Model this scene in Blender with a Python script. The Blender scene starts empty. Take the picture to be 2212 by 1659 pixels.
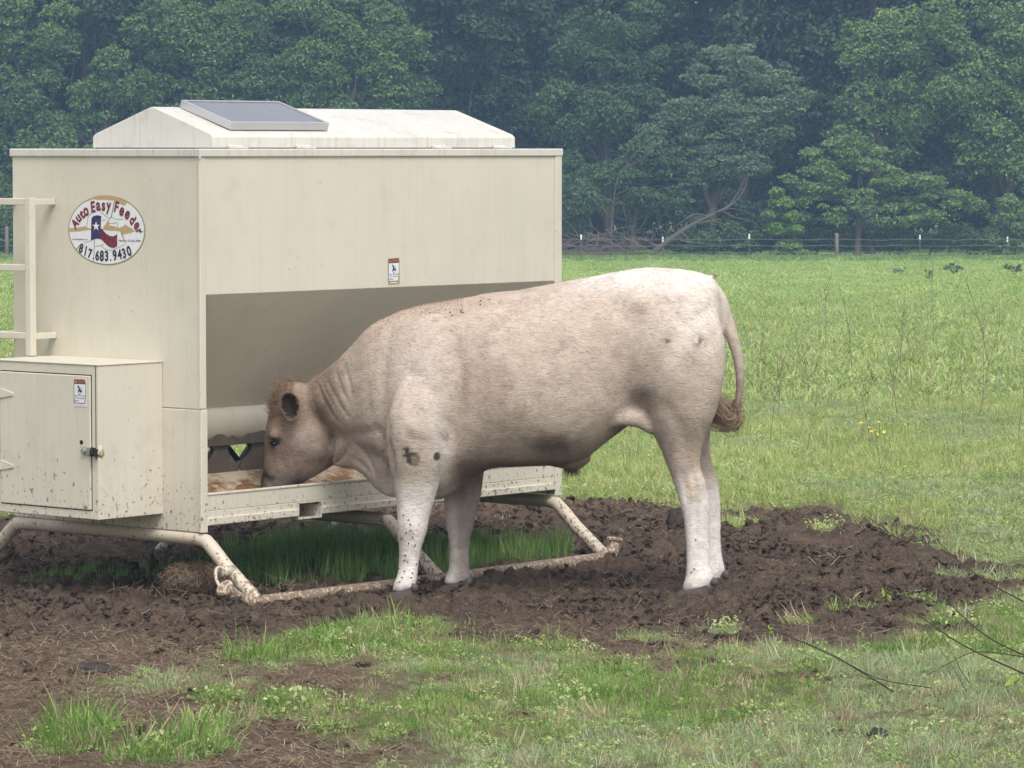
import bpy, math, random
import numpy as np
from mathutils import Vector, Matrix
R = math.radians
scene = bpy.context.scene
COL = scene.collection

# ------------------------------------------------------------------ camera
CAM_Z = 1.97                      # eye height, level with the feeder's top rail
cam = bpy.data.cameras.new('camera')
cam.sensor_width = 36.0
cam.lens = 36.0 * 8370.0 / 2212.0
cam.clip_start = 0.1
cam.clip_end = 3000
camo = bpy.data.objects.new('camera', cam)
COL.objects.link(camo)
camo.location = (0, 0, CAM_Z)
camo.rotation_euler = (R(90 - 3.476), 0, 0)
scene.camera = camo

# ------------------------------------------------------------------ light: bright hazy overcast
SUN_EL, SUN_AZ = 56.0, 163.0      # azimuth measured clockwise from +Y (the view direction)
world = bpy.data.worlds.new('World')
scene.world = world
world.use_nodes = True
wn, wl = world.node_tree.nodes, world.node_tree.links
wn.clear()
w_out = wn.new('ShaderNodeOutputWorld')
w_bg = wn.new('ShaderNodeBackground')
w_sky = wn.new('ShaderNodeTexSky')
w_sky.sky_type = 'NISHITA'
w_sky.sun_disc = False
w_sky.sun_elevation = R(SUN_EL)
w_sky.sun_rotation = R(SUN_AZ)
w_sky.air_density = 1.0
w_sky.dust_density = 3.0
w_sky.ozone_density = 1.0
w_hs = wn.new('ShaderNodeHueSaturation')
w_hs.inputs['Saturation'].default_value = 0.26
w_bg.inputs['Strength'].default_value = 0.15
wl.new(w_sky.outputs[0], w_hs.inputs['Color'])
wl.new(w_hs.outputs[0], w_bg.inputs[0])
wl.new(w_bg.outputs[0], w_out.inputs[0])
sun = bpy.data.lights.new('sun', 'SUN')
sun.energy = 1.3
sun.angle = R(28)
sun.color = (1.0, 0.965, 0.91)
suno = bpy.data.objects.new('sun', sun)
COL.objects.link(suno)
az, el = R(SUN_AZ), R(SUN_EL)
to_sun = Vector((math.sin(az) * math.cos(el), math.cos(az) * math.cos(el), math.sin(el)))
suno.rotation_euler = to_sun.to_track_quat('Z', 'Y').to_euler()
suno.location = (0, 0, 60)

vs = scene.view_settings
vs.view_transform = 'Standard'
vs.look = 'None'
vs.gamma = 1.0
vs.exposure = 0.66
vs.use_curve_mapping = False
scene.render.engine = 'CYCLES'
cy = scene.cycles
cy.use_denoising = True
cy.max_bounces = 6
cy.diffuse_bounces = 3
cy.transmission_bounces = 3
cy.transparent_max_bounces = 6
cy.volume_bounces = 0
cy.caustics_reflective = False
cy.caustics_refractive = False

# ------------------------------------------------------------------ helpers
def hash2(ix, iy, seed):
    h = (ix.astype(np.int64) * 374761393 + iy.astype(np.int64) * 668265263 + seed * 974634777) & 0xffffffff
    h = ((h ^ (h >> 13)) * 1274126177) & 0xffffffff
    h = (h ^ (h >> 16)) & 0xffffffff
    return h / 4294967295.0

def noise2(x, y, seed=0):                      # value noise, -1..1
    x = np.asarray(x, float); y = np.asarray(y, float)
    ix, iy = np.floor(x), np.floor(y)
    fx, fy = x - ix, y - iy
    fx = fx * fx * fx * (fx * (fx * 6 - 15) + 10); fy = fy * fy * fy * (fy * (fy * 6 - 15) + 10)
    a = hash2(ix, iy, seed); b = hash2(ix + 1, iy, seed)
    c = hash2(ix, iy + 1, seed); d = hash2(ix + 1, iy + 1, seed)
    return ((a + (b - a) * fx) * (1 - fy) + (c + (d - c) * fx) * fy) * 2 - 1

def fbm2(x, y, octv=4, seed=0, gain=0.5):
    x = np.asarray(x, float); y = np.asarray(y, float)
    s, a, n = 0, 1.0, 0.0
    for o in range(octv):
        s = s + a * noise2(x, y, seed + o * 17)
        n += a; a *= gain
        x, y = (x * 0.8 - y * 0.6) * 2.03 + 5.2, (x * 0.6 + y * 0.8) * 2.03 + 1.3
    return s / n

def sstep(a, b, x):
    t = np.clip((x - a) / (b - a), 0, 1)
    return t * t * (3 - 2 * t)

def tag(o, label=None, cat=None, group=None, kind=None):
    if label: o['label'] = label
    if cat: o['category'] = cat
    if group: o['group'] = group
    if kind: o['kind'] = kind
    return o

def empty(name, loc=(0, 0, 0), rz=0.0):
    o = bpy.data.objects.new(name, None)
    o.empty_display_size = 0.1
    o.location = loc
    o.rotation_euler = (0, 0, rz)
    COL.objects.link(o)
    return o

def mesh_np(name, V, F, mats=(), smooth=False):
    """mesh from an (n,3) array and an (m,k) face array (fast path)"""
    me = bpy.data.meshes.new(name)
    V = np.asarray(V, np.float32); F = np.asarray(F, np.int32)
    m, k = F.shape
    me.vertices.add(len(V)); me.vertices.foreach_set('co', V.ravel())
    me.loops.add(m * k); me.loops.foreach_set('vertex_index', F.ravel())
    me.polygons.add(m)
    me.polygons.foreach_set('loop_start', np.arange(0, m * k, k, dtype=np.int32))
    me.polygons.foreach_set('loop_total', np.full(m, k, np.int32))
    me.polygons.foreach_set('use_smooth', np.full(m, smooth, bool))
    for x in mats: me.materials.append(x)
    me.update(calc_edges=True)
    return me

def link(name, me, parent=None):
    o = bpy.data.objects.new(name, me)
    COL.objects.link(o)
    if parent is not None: o.parent = parent
    return o

class MB:
    """collects shapes into one mesh"""
    def __init__(s): s.v = []; s.f = []
    def add(s, vs_, fs_):
        n = len(s.v)
        s.v += [tuple(p) for p in vs_]
        s.f += [tuple(i + n for i in f) for f in fs_]
        return s
    def box(s, x0, x1, y0, y1, z0, z1):
        vs_ = [(x, y, z) for x in (x0, x1) for y in (y0, y1) for z in (z0, z1)]
        return s.add(vs_, [(0, 1, 3, 2), (4, 6, 7, 5), (0, 4, 5, 1), (2, 3, 7, 6), (0, 2, 6, 4), (1, 5, 7, 3)])
    def prism(s, poly, ax, a0, a1):
        """polygon of (p,q) swept along axis ax ('x','y','z') between a0 and a1"""
        n = len(poly)
        mk = {'x': lambda p, a: (a, p[0], p[1]), 'y': lambda p, a: (p[0], a, p[1]), 'z': lambda p, a: (p[0], p[1], a)}[ax]
        vs_ = [mk(p, a0) for p in poly] + [mk(p, a1) for p in poly]
        fs_ = [tuple(range(n))[::-1], tuple(range(n, 2 * n))]
        fs_ += [(i, (i + 1) % n, n + (i + 1) % n, n + i) for i in range(n)]
        return s.add(vs_, fs_)
    def tube(s, pts, rad, seg=10, cap=True):
        pts = [Vector(p) for p in pts]
        if not hasattr(rad, '__len__'): rad = [rad] * len(pts)
        vs_, fs_ = [], []
        t0 = (pts[1] - pts[0]).normalized()
        up = Vector((0, 0, 1)) if abs(t0.z) < 0.9 else Vector((1, 0, 0))
        nrm = t0.cross(up).normalized()
        for i, p in enumerate(pts):
            t = (pts[min(i + 1, len(pts) - 1)] - pts[max(i - 1, 0)]).normalized()
            nrm = (nrm - t * nrm.dot(t))
            nrm = nrm.normalized() if nrm.length > 1e-6 else t.orthogonal().normalized()
            b = t.cross(nrm)
            for k in range(seg):
                a = 2 * math.pi * k / seg
                vs_.append(p + (nrm * math.cos(a) + b * math.sin(a)) * rad[i])
        for i in range(len(pts) - 1):
            for k in range(seg):
                a, b = i * seg + k, i * seg + (k + 1) % seg
                fs_.append((a, b, b + seg, a + seg))
        if cap:
            fs_.append(tuple(range(seg))[::-1])
            fs_.append(tuple(range((len(pts) - 1) * seg, len(pts) * seg)))
        return s.add(vs_, fs_)
    def build(s, name, m, parent=None, smooth=False, bevel=0.0, seg=2):
        me = bpy.data.meshes.new(name)
        me.from_pydata(s.v, [], s.f)
        if m is not None: me.materials.append(m)
        if smooth:
            me.polygons.foreach_set('use_smooth', np.ones(len(me.polygons), bool))
        me.update()
        o = link(name, me, parent)
        if bevel:
            b = o.modifiers.new('bevel', 'BEVEL')
            b.width = bevel; b.segments = seg; b.limit_method = 'ANGLE'; b.angle_limit = R(35)
            b.harden_normals = False
        return o

def smooth_by_angle(o, ang=40):
    me = o.data
    me.polygons.foreach_set('use_smooth', np.ones(len(me.polygons), bool))
    me.set_sharp_from_angle(angle=R(ang))
    return o

def arc(pts, n=6):
    """Catmull-Rom through the points"""
    P = [Vector(p) for p in pts]
    P = [P[0] * 2 - P[1]] + P + [P[-1] * 2 - P[-2]]
    out = []
    for i in range(1, len(P) - 2):
        for k in range(n):
            t = k / n
            a, b, c, d = P[i - 1], P[i], P[i + 1], P[i + 2]
            out.append(0.5 * ((2 * b) + (c - a) * t + (2 * a - 5 * b + 4 * c - d) * t * t + (3 * b - a - 3 * c + d) * t ** 3))
    out.append(P[-2])
    return out

# ------------------------------------------------------------------ materials
class Mat:
    """small wrapper that builds a node material"""
    def __init__(s, name, rough=0.6, spec=0.3):
        s.m = bpy.data.materials.new(name); s.m.use_nodes = True
        s.n = s.m.node_tree.nodes; s.l = s.m.node_tree.links
        s.b = s.n['Principled BSDF']
        s.b.inputs['Roughness'].default_value = rough
        s.b.inputs['Specular IOR Level'].default_value = spec
        s.out = s.n['Material Output']
        s.co = None
    def node(s, t, **kw):
        x = s.n.new(t)
        for k, v in kw.items(): setattr(x, k, v)
        return x
    def obj(s, scale=(1, 1, 1), rot=(0, 0, 0), kind='Object'):
        t = s.node('ShaderNodeTexCoord'); mp = s.node('ShaderNodeMapping')
        mp.inputs['Scale'].default_value = scale; mp.inputs['Rotation'].default_value = rot
        s.l.new(t.outputs[kind], mp.inputs['Vector'])
        return mp.outputs[0]
    def noise(s, vec, scale=5, detail=4, rough=0.55, dist=0.0):
        x = s.node('ShaderNodeTexNoise')
        x.inputs['Scale'].default_value = scale; x.inputs['Detail'].default_value = detail
        x.inputs['Roughness'].default_value = rough; x.inputs['Distortion'].default_value = dist
        if vec is not None: s.l.new(vec, x.inputs['Vector'])
        return x.outputs[0]
    def ramp(s, val, stops, interp='LINEAR'):
        x = s.node('ShaderNodeValToRGB'); r = x.color_ramp; r.interpolation = interp
        while len(r.elements) < len(stops): r.elements.new(0.5)
        for e, (p, c) in zip(r.elements, stops):
            e.position = p
            e.color = (c, c, c, 1) if not hasattr(c, '__len__') else (*c, 1)
        s.l.new(val, x.inputs[0])
        return x.outputs[0]
    def mix(s, fac, a, b, blend='MIX'):
        x = s.node('ShaderNodeMix', data_type='RGBA', blend_type=blend)
        for sock, val in ((x.inputs['Factor'], fac), (x.inputs['A'], a), (x.inputs['B'], b)):
            if hasattr(val, 'is_linked'): s.l.new(val, sock)
            elif hasattr(val, '__len__'): sock.default_value = (*val, 1)
            elif sock.type == 'RGBA': sock.default_value = (val, val, val, 1)
            else: sock.default_value = val
        return x.outputs['Result']
    def math(s, op, a, b=None, clamp=False):
        x = s.node('ShaderNodeMath', operation=op, use_clamp=clamp)
        for sock, val in zip(x.inputs, (a, b)):
            if val is None: continue
            if hasattr(val, 'is_linked'): s.l.new(val, sock)
            else: sock.default_value = val
        return x.outputs[0]
    def attr(s, name):
        x = s.node('ShaderNodeAttribute'); x.attribute_name = name
        return x
    def color(s, c):
        if hasattr(c, 'is_linked'): s.l.new(c, s.b.inputs['Base Color'])
        else: s.b.inputs['Base Color'].default_value = (*c, 1)
        return s
    def bump(s, h, strength=0.3, dist=0.01):
        x = s.node('ShaderNodeBump')
        x.inputs['Strength'].default_value = strength; x.inputs['Distance'].default_value = dist
        s.l.new(h, x.inputs['Height']); s.l.new(x.outputs[0], s.b.inputs['Normal'])
        return s

def plain(name, c, rough=0.6, spec=0.3, metal=0.0):
    m = Mat(name, rough, spec).color(c)
    m.b.inputs['Metallic'].default_value = metal
    return m.m

def paint_metal(name, base, splat=0.5, rust=0.0, low=0.3, high=1.2, wash=0.0):
    """cream enamel, rain streaks, mud splashes that thin out with height"""
    m = Mat(name, 0.42, 0.4)
    o = m.obj()
    geo_z = m.node('ShaderNodeSeparateXYZ'); m.l.new(o, geo_z.inputs[0])
    big = m.noise(o, 2.2, 3)
    c = m.mix(m.ramp(big, [(0.35, 0.0), (0.7, 1.0)]), base, tuple(x * 0.93 for x in base))
    st = m.noise(m.obj((38, 38, 1.6)), 1.0, 3, 0.6)
    c = m.mix(m.math('MULTIPLY', m.ramp(st, [(0.5, 0.0), (0.75, 1.0)]), 0.12 + wash), c, (0.33, 0.30, 0.255))
    # faint grime blotches
    g = m.noise(o, 7, 6, 0.65)
    c = m.mix(m.math('MULTIPLY', m.ramp(g, [(0.52, 0.0), (0.8, 1.0)]), 0.20 + wash), c, (0.30, 0.27, 0.225))
    # splashes of mud, more of them close to the ground
    # (ramp positions are heights divided by three)
    zz = m.math('DIVIDE', geo_z.outputs[2], 3.0)
    hgt = m.ramp(zz, [(low / 3, 1.0), (high / 3, 0.0)])
    sp = m.noise(m.obj((1, 1, 0.7)), 62, 2, 0.55, 0.3)
    sp2 = m.noise(o, 3.5, 2)
    thr = m.math('ADD', m.math('MULTIPLY', hgt, 0.17 * splat), m.math('MULTIPLY', m.math('SUBTRACT', sp2, 0.5), 0.16))
    spl = m.ramp(m.math('ADD', sp, thr), [(0.725, 0.0), (0.775, 1.0)])
    c = m.mix(m.math('MULTIPLY', spl, 0.75), c, (0.115, 0.075, 0.045))
    if rust:
        rr = m.noise(o, 9, 6, 0.7)
        c = m.mix(m.ramp(m.math('ADD', rr, rust - 0.5), [(0.45, 0.0), (0.6, 1.0)]), c, (0.16, 0.075, 0.033))
    m.color(c)
    wave = m.noise(o, 1.1, 2)
    m.bump(m.math('ADD', spl, m.math('ADD', m.math('MULTIPLY', big, 0.8), m.math('MULTIPLY', wave, 4.0))), 0.3, 0.004)
    m.l.new(m.ramp(g, [(0.3, 0.36), (0.8, 0.62)]), m.b.inputs['Roughness'])
    return m.m

CREAM = (0.62, 0.575, 0.475)
M = {}
M['enamel'] = paint_metal('cream_enamel', CREAM, 0.55, 0, 0.3, 1.0)
M['enamel_top'] = paint_metal('weathered_enamel', (0.60, 0.58, 0.53), 0.0, 0, -2, -1, 0.25)
M['enamel_low'] = paint_metal('splashed_enamel', CREAM, 1.25, 0, 0.1, 0.75, 0.08)
M['slope'] = paint_metal('hopper_enamel', (0.66, 0.61, 0.51), 0.15, 0, 0.3, 1.0)
M['trough'] = paint_metal('trough_enamel', (0.44, 0.36, 0.26), 0.9, 0.50, 0.3, 1.0)
M['fin'] = paint_metal('grimy_steel', (0.105, 0.08, 0.064), 1.0, 0.28, 0.3, 1.0)
M['pipe'] = paint_metal('muddy_pipe', (0.55, 0.475, 0.375), 1.5, 0.0, 0.02, 0.42, 0.12)
M['runner'] = paint_metal('mud_caked_pipe', (0.50, 0.39, 0.29), 2.2, 0.10, 0.0, 0.30, 0.2)
M['dark'] = plain('dark_gap', (0.012, 0.011, 0.010), 0.8)
M['steel'] = plain('zinc_steel', (0.45, 0.44, 0.41), 0.4, 0.5, 0.8)
M['alu'] = plain('anodised_aluminium', (0.55, 0.55, 0.56), 0.38, 0.5, 0.6)
M['black'] = plain('black_plastic', (0.015, 0.015, 0.016), 0.5)
# ================================================================== the ground
GZ_FAR = -2.03
def base_z(y):
    s = np.clip(np.asarray(y, float) - 20.0, 0, None)
    return GZ_FAR * np.minimum(s * s / (s + 5.0) / 115.2, 1.0)

def G(u, v):
    """ground point for a bearing/declination given in units of the 2212 px wide sketch map"""
    y = 16489.0 / (v - 321.0)
    return ((u - 1106.0) / 8370.0 * y, y)

def poly_sd(px, py, poly):
    """signed distance (positive inside)"""
    d = np.full(px.shape, 1e9); ins = np.zeros(px.shape, bool)
    n = len(poly)
    for i in range(n):
        ax, ay = poly[i]; bx, by = poly[(i + 1) % n]
        ex, ey = bx - ax, by - ay
        t = np.clip(((px - ax) * ex + (py - ay) * ey) / (ex * ex + ey * ey + 1e-12), 0, 1)
        d = np.minimum(d, np.hypot(px - ax - t * ex, py - ay - t * ey))
        c = ((ay > py) != (by > py)) & (px < (bx - ax) * (py - ay) / (by - ay + 1e-12) + ax)
        ins ^= c
    return np.where(ins, d, -d)

MUD = [G(*p) for p in [(-300, 1130), (300, 1118), (700, 1092), (1000, 1080), (1215, 1084), (1340, 1084), (1460, 1102),
        (1560, 1110), (1740, 1100), (1830, 1112), (1900, 1137), (1990, 1152), (2060, 1185), (2105, 1225), (2350, 1235), (2350, 1262),
        (2120, 1305), (1980, 1352), (1860, 1388), (1700, 1402), (1560, 1410), (1400, 1424), (1250, 1404), (1050, 1384),
        (870, 1352), (700, 1362), (560, 1395), (480, 1422), (330, 1468), (290, 1486), (320, 1500), (480, 1480),
        (700, 1440), (760, 1470), (740, 1510), (700, 1540), (800, 1560), (820, 1620), (760, 1700), (-300, 1760)]]

def ell(x, y, u, v, ru, rv):
    """soft ellipse on the ground, 1 in the middle, 0 at the rim"""
    cx, cyy = G(u, v)
    rx = ru * cyy / 8370.0; ry = rv * cyy * cyy / 16489.0
    return np.clip(1 - np.hypot((x - cx) / rx, (y - cyy) / ry), 0, 1)

GRASS_ADD = [(160, 1605, 105, 50), (330, 1645, 130, 34), (440, 1580, 70, 34), (620, 1538, 130, 40), (470, 1518, 45, 16),
             (560, 1424, 70, 18), (690, 1400, 60, 22), (700, 1580, 70, 30), (420, 1628, 80, 26),
             (1590, 1138, 60, 13), (1785, 1146, 34, 10), (1960, 1165, 60, 12), (2100, 1190, 90, 15), (310, 1462, 40, 10), (2060, 1245, 60, 10), (2170, 1250, 80, 14), (1990, 1300, 70, 10), (2120, 1215, 60, 10), (1850, 1330, 60, 9), (1730, 1352, 60, 8), (1560, 1372, 70, 8), (1400, 1385, 80, 8)]
UNDER = [(160, 1262, 150, 16), (330, 1256, 190, 18), (540, 1240, 200, 40), (760, 1232, 230, 46), (950, 1222, 170, 40),
         (1090, 1206, 140, 30), (1190, 1204, 90, 18), (700, 1195, 330, 30)]
MUD_ADD = [(1730, 1475, 210, 26), (1290, 1440, 180, 18), (1500, 1440, 170, 24), (1000, 1470, 160, 14), (1130, 1560, 80, 16),
           (1900, 1392, 150, 22), (860, 1620, 120, 30), (1820, 1590, 60, 14), (2070, 1365, 120, 18)]

def covers(x, y):
    """(mud, grass, tall): how bare the soil is and how much grass grows, 0..1"""
    x = np.asarray(x, float); y = np.asarray(y, float)
    n = fbm2(x * 2.2, y * 2.2, 4, 3)
    n2 = fbm2(x * 7, y * 7, 3, 9)
    sd = poly_sd(x, y, MUD)
    mud = sstep(-0.20, 0.14, sd + 0.30 * n + 0.12 * n2)
    g = 1 - sstep(-0.42, 0.16, sd + 0.34 * n + 0.16 * n2)
    for e in MUD_ADD:
        k = sstep(0.0, 0.75, ell(x, y, *e) + 0.3 * n2)
        g = g * (1 - 0.85 * k); mud = np.maximum(mud, 0.9 * k * (ell(x, y, *e) > 0))
    for e in GRASS_ADD:
        k = sstep(0.12, 0.6, ell(x, y, *e) + 0.28 * n2 * (ell(x, y, *e) > 0))
        g = np.maximum(g, k); mud = mud * (1 - 0.7 * k)
    tall = np.zeros_like(g)
    for e in UNDER:
        b = ell(x, y, *e)
        tall = np.maximum(tall, sstep(0.05, 0.45, b + 0.2 * n2 * (b > 0)))
    # thin, worn sward in the foreground
    worn = sstep(15.6, 14.0, y) * sstep(-0.25, 0.35, fbm2(x * 1.3 + 7, y * 0.8, 3, 21))
    return mud, np.clip(g * (1 - 0.35 * worn), 0, 1), tall

HOLES = [(-.489, 16.885, .10, .030), (-.257, 17.20, .10, .030), (.788, 16.91, .10, .030), (.855, 17.25, .10, .030)]     # where the bull stands
_rh = random.Random(77)
for _ in range(150):                                                   # older hoof prints, cloven
    hx, hy, ha = _rh.uniform(-2.9, 2.9), _rh.uniform(15.9, 20.6), _rh.uniform(0, 3.14)
    for sgn in (-1, 1): HOLES.append((hx + sgn * .024 * math.cos(ha), hy + sgn * .030 * math.sin(ha), _rh.uniform(.030, .042), _rh.uniform(.015, .032)))
def ground_z(x, y):
    x = np.asarray(x, float); y = np.asarray(y, float)
    near = (y > 10) & (y < 27) & (np.abs(x) < 6)
    z = base_z(y)
    z = z + 0.05 * fbm2(x * 0.35, y * 0.35, 3, 5) * sstep(19, 30, y)
    if near.any():
        xn, yn = x[near], y[near]
        mud, g, tall = covers(xn, yn)
        lump = fbm2(xn * 3.1, yn * 3.1, 3, 41) * 0.016
        a = np.abs(noise2(xn * 13, yn * 13, 51)); b = np.abs(noise2(xn * 24 + 3, yn * 24, 57))
        c2 = np.abs(noise2(xn * 37 + 1, yn * 33, 59))
        clod = (0.034 * a + 0.028 * b + 0.014 * c2) - 0.024
        fine = fbm2(xn * 46, yn * 46, 2, 61) * 0.014
        deep = sstep(0.4, 1.0, mud) * (0.45 + 0.55 * sstep(15.2, 16.2, yn))
        zz = lump + deep * (clod * 1.25 + fine)
        for hx, hy, hr, hd in HOLES:
            sel = np.where((np.abs(xn - hx) < 3 * hr) & (np.abs(yn - hy) < 3 * hr))[0]
            if len(sel):
                q = np.hypot(xn[sel] - hx, yn[sel] - hy) / hr
                zz[sel] += (-hd * np.exp(-q ** 4) + .35 * hd * np.exp(-((q - 1.45) / .35) ** 2)) * deep[sel]
        fade = sstep(11, 12, yn) * sstep(26, 23, yn) * sstep(6, 4.5, np.abs(xn))
        zr = z[near]; zr = zr + zz * fade
        z = z.copy(); z[near] = zr
    return z

def axis(lo, hi, step, far_lo, far_hi, grow=1.22):
    mid = list(np.arange(lo, hi + 1e-6, step))
    a, s = [lo], step
    while a[-1] > far_lo: s *= grow; a.append(a[-1] - s)
    b, s = [hi], step
    while b[-1] < far_hi: s *= grow; b.append(b[-1] + s)
    return np.array(a[:0:-1] + mid + b[1:])

gx = axis(-3.3, 3.3, 0.0165, -700, 700)
gy = axis(11.6, 23.0, 0.0215, -300, 1500, 1.16)
GX, GY = np.meshgrid(gx, gy)
GZ = ground_z(GX.ravel(), GY.ravel())
nx, ny = len(gx), len(gy)
idx = np.arange(nx * ny).reshape(ny, nx)
F = np.stack([idx[:-1, :-1].ravel(), idx[:-1, 1:].ravel(), idx[1:, 1:].ravel(), idx[1:, :-1].ravel()], 1)

gm = Mat('pasture_soil', 0.85, 0.15)
gco = gm.obj()
ga = gm.attr('cover')
gsep = gm.node('ShaderNodeSeparateColor'); gm.l.new(ga.outputs['Color'], gsep.inputs[0])
n1 = gm.noise(gco, 9, 6, 0.65); n2 = gm.noise(gco, 75, 6, 0.7); n3 = gm.noise(gco, 1.6, 3)
wet = gm.mix(gm.ramp(gm.math('ADD', gm.math('MULTIPLY', n1, .5), gm.math('MULTIPLY', n2, .5)), [(0.36, 0.0), (0.64, 1.0)]), (0.043, 0.030, 0.0235), (0.185, 0.130, 0.094))
dry = gm.mix(gm.ramp(n2, [(0.3, 0.0), (0.7, 1.0)]), (0.085, 0.054, 0.038), (0.235, 0.16, 0.112))
soil = gm.mix(gsep.outputs[2], wet, dry)
turf = gm.mix(gm.ramp(n2, [(0.25, 0.0), (0.75, 1.0)]), (0.095, 0.100, 0.042), (0.27, 0.30, 0.125))
gfar = gm.noise(gm.obj((1.0, 0.18, 1)), 1.4, 6, 0.7)
far = gm.mix(gm.ramp(gfar, [(0.3, 0.0), (0.7, 1.0)]), (0.17, 0.27, 0.055), (0.32, 0.42, 0.12))
gpos = gm.node('ShaderNodeSeparateXYZ'); gm.l.new(gco, gpos.inputs[0])
turf = gm.mix(gm.ramp(gm.math('DIVIDE', gpos.outputs[1], 200.0), [(0.16, 0.0), (0.33, 1.0)]), turf, far)
gm.color(gm.mix(gsep.outputs[0], turf, soil))
gm.bump(gm.math('ADD', n2, gm.math('MULTIPLY', n1, 0.6)), 1.0, 0.022)
gm.l.new(gm.ramp(n1, [(0.32, 0.42), (0.62, 0.9)]), gm.b.inputs['Roughness'])
me = mesh_np('ground', np.stack([GX.ravel(), GY.ravel(), GZ], 1), F, [gm.m], True)
mud, grs, tall = covers(GX.ravel(), GY.ravel())
fx_, fy_ = GX.ravel(), GY.ravel()
dryness = np.clip(sstep(15.9, 14.6, fy_) + sstep(20.3, 21.3, fy_) + 0.45 * fbm2(fx_ * 1.1, fy_ * 1.1, 3, 71) * sstep(12, 16, fy_) - 0.1, 0, 1)
dryness = np.clip(dryness + 0.5 * sstep(0.9, 0.4, mud), 0, 1)
bare = np.where(fy_ < 30, np.maximum(mud, 0.55 * (1 - grs)), 0)
ca = me.color_attributes.new('cover', 'FLOAT_COLOR', 'POINT')
ca.data.foreach_set('color', np.stack([bare, grs, dryness, np.ones_like(bare)], 1).astype(np.float32).ravel())
ground = link('ground', me)
tag(ground, 'trampled dark mud and green pasture running back to the wood', 'ground', kind='structure')
# ================================================================== the feeder (local x along its long side, y across)
FEED = empty('cattle_feeder', (-1.351, 16.8, 0.0), math.atan2(0.760, 0.649))
tag(FEED, 'cream steel creep feeder on pipe skids with a gabled lid and open trough', 'feeder')
FL, FW, FT = 2.44, 1.20, 1.97
T = 0.012
# end plates (upper and lower sheet with a seam)
MB().box(0, T, 0.0, FW, 0.838, 1.934).box(-0.006, 0.03, -0.004, 0.010, 0.84, 1.934).build('end_panel', M['enamel'], FEED, bevel=0.003)
MB().box(-0.001, T, 0.0, FW, 0.30, 0.835).box(-0.008, 0.032, -0.008, 0.008, 0.30, 0.836).build('end_panel', M['enamel_low'], FEED, bevel=0.003)
MB().box(FL - T, FL, 0.0, FW, 0.30, 1.934).box(FL - 0.045, FL + 0.004, -0.006, 0.006, 0.30, 1.934).build('end_panel', M['enamel'], FEED, bevel=0.003)
# long upper panels
MB().box(T + 0.018, FL - 0.045, 0.0, 0.008, 1.337, 1.934).build('side_panel', M['enamel'], FEED, bevel=0.002)
MB().box(T, FL - T, FW - 0.008, FW, 1.337, 1.934).build('side_panel', M['enamel'], FEED)
# roof deck and rim
MB().box(T, FL - T, 0.008, FW - 0.008, 1.925, 1.955).build('roof_deck', M['enamel_top'], FEED)
rim = MB()
rim.box(-0.010, FL + 0.010, -0.010, 0.030, 1.934, FT).box(-0.010, FL + 0.010, FW - 0.030, FW + 0.010, 1.934, FT)
rim.box(-0.0102, 0.030, 0.030, FW - 0.030, 1.9341, FT - 0.0005).box(FL - 0.030, FL + 0.0102, 0.030, FW - 0.030, 1.9341, FT - 0.0005)
rim.build('top_rail', M['enamel_top'], FEED, bevel=0.005)
MB().box(-0.0125, -0.004, -0.0125, -0.004, 1.925, FT - 0.003).build('corner_weld', M['enamel_top'], FEED, bevel=0.003)
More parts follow.
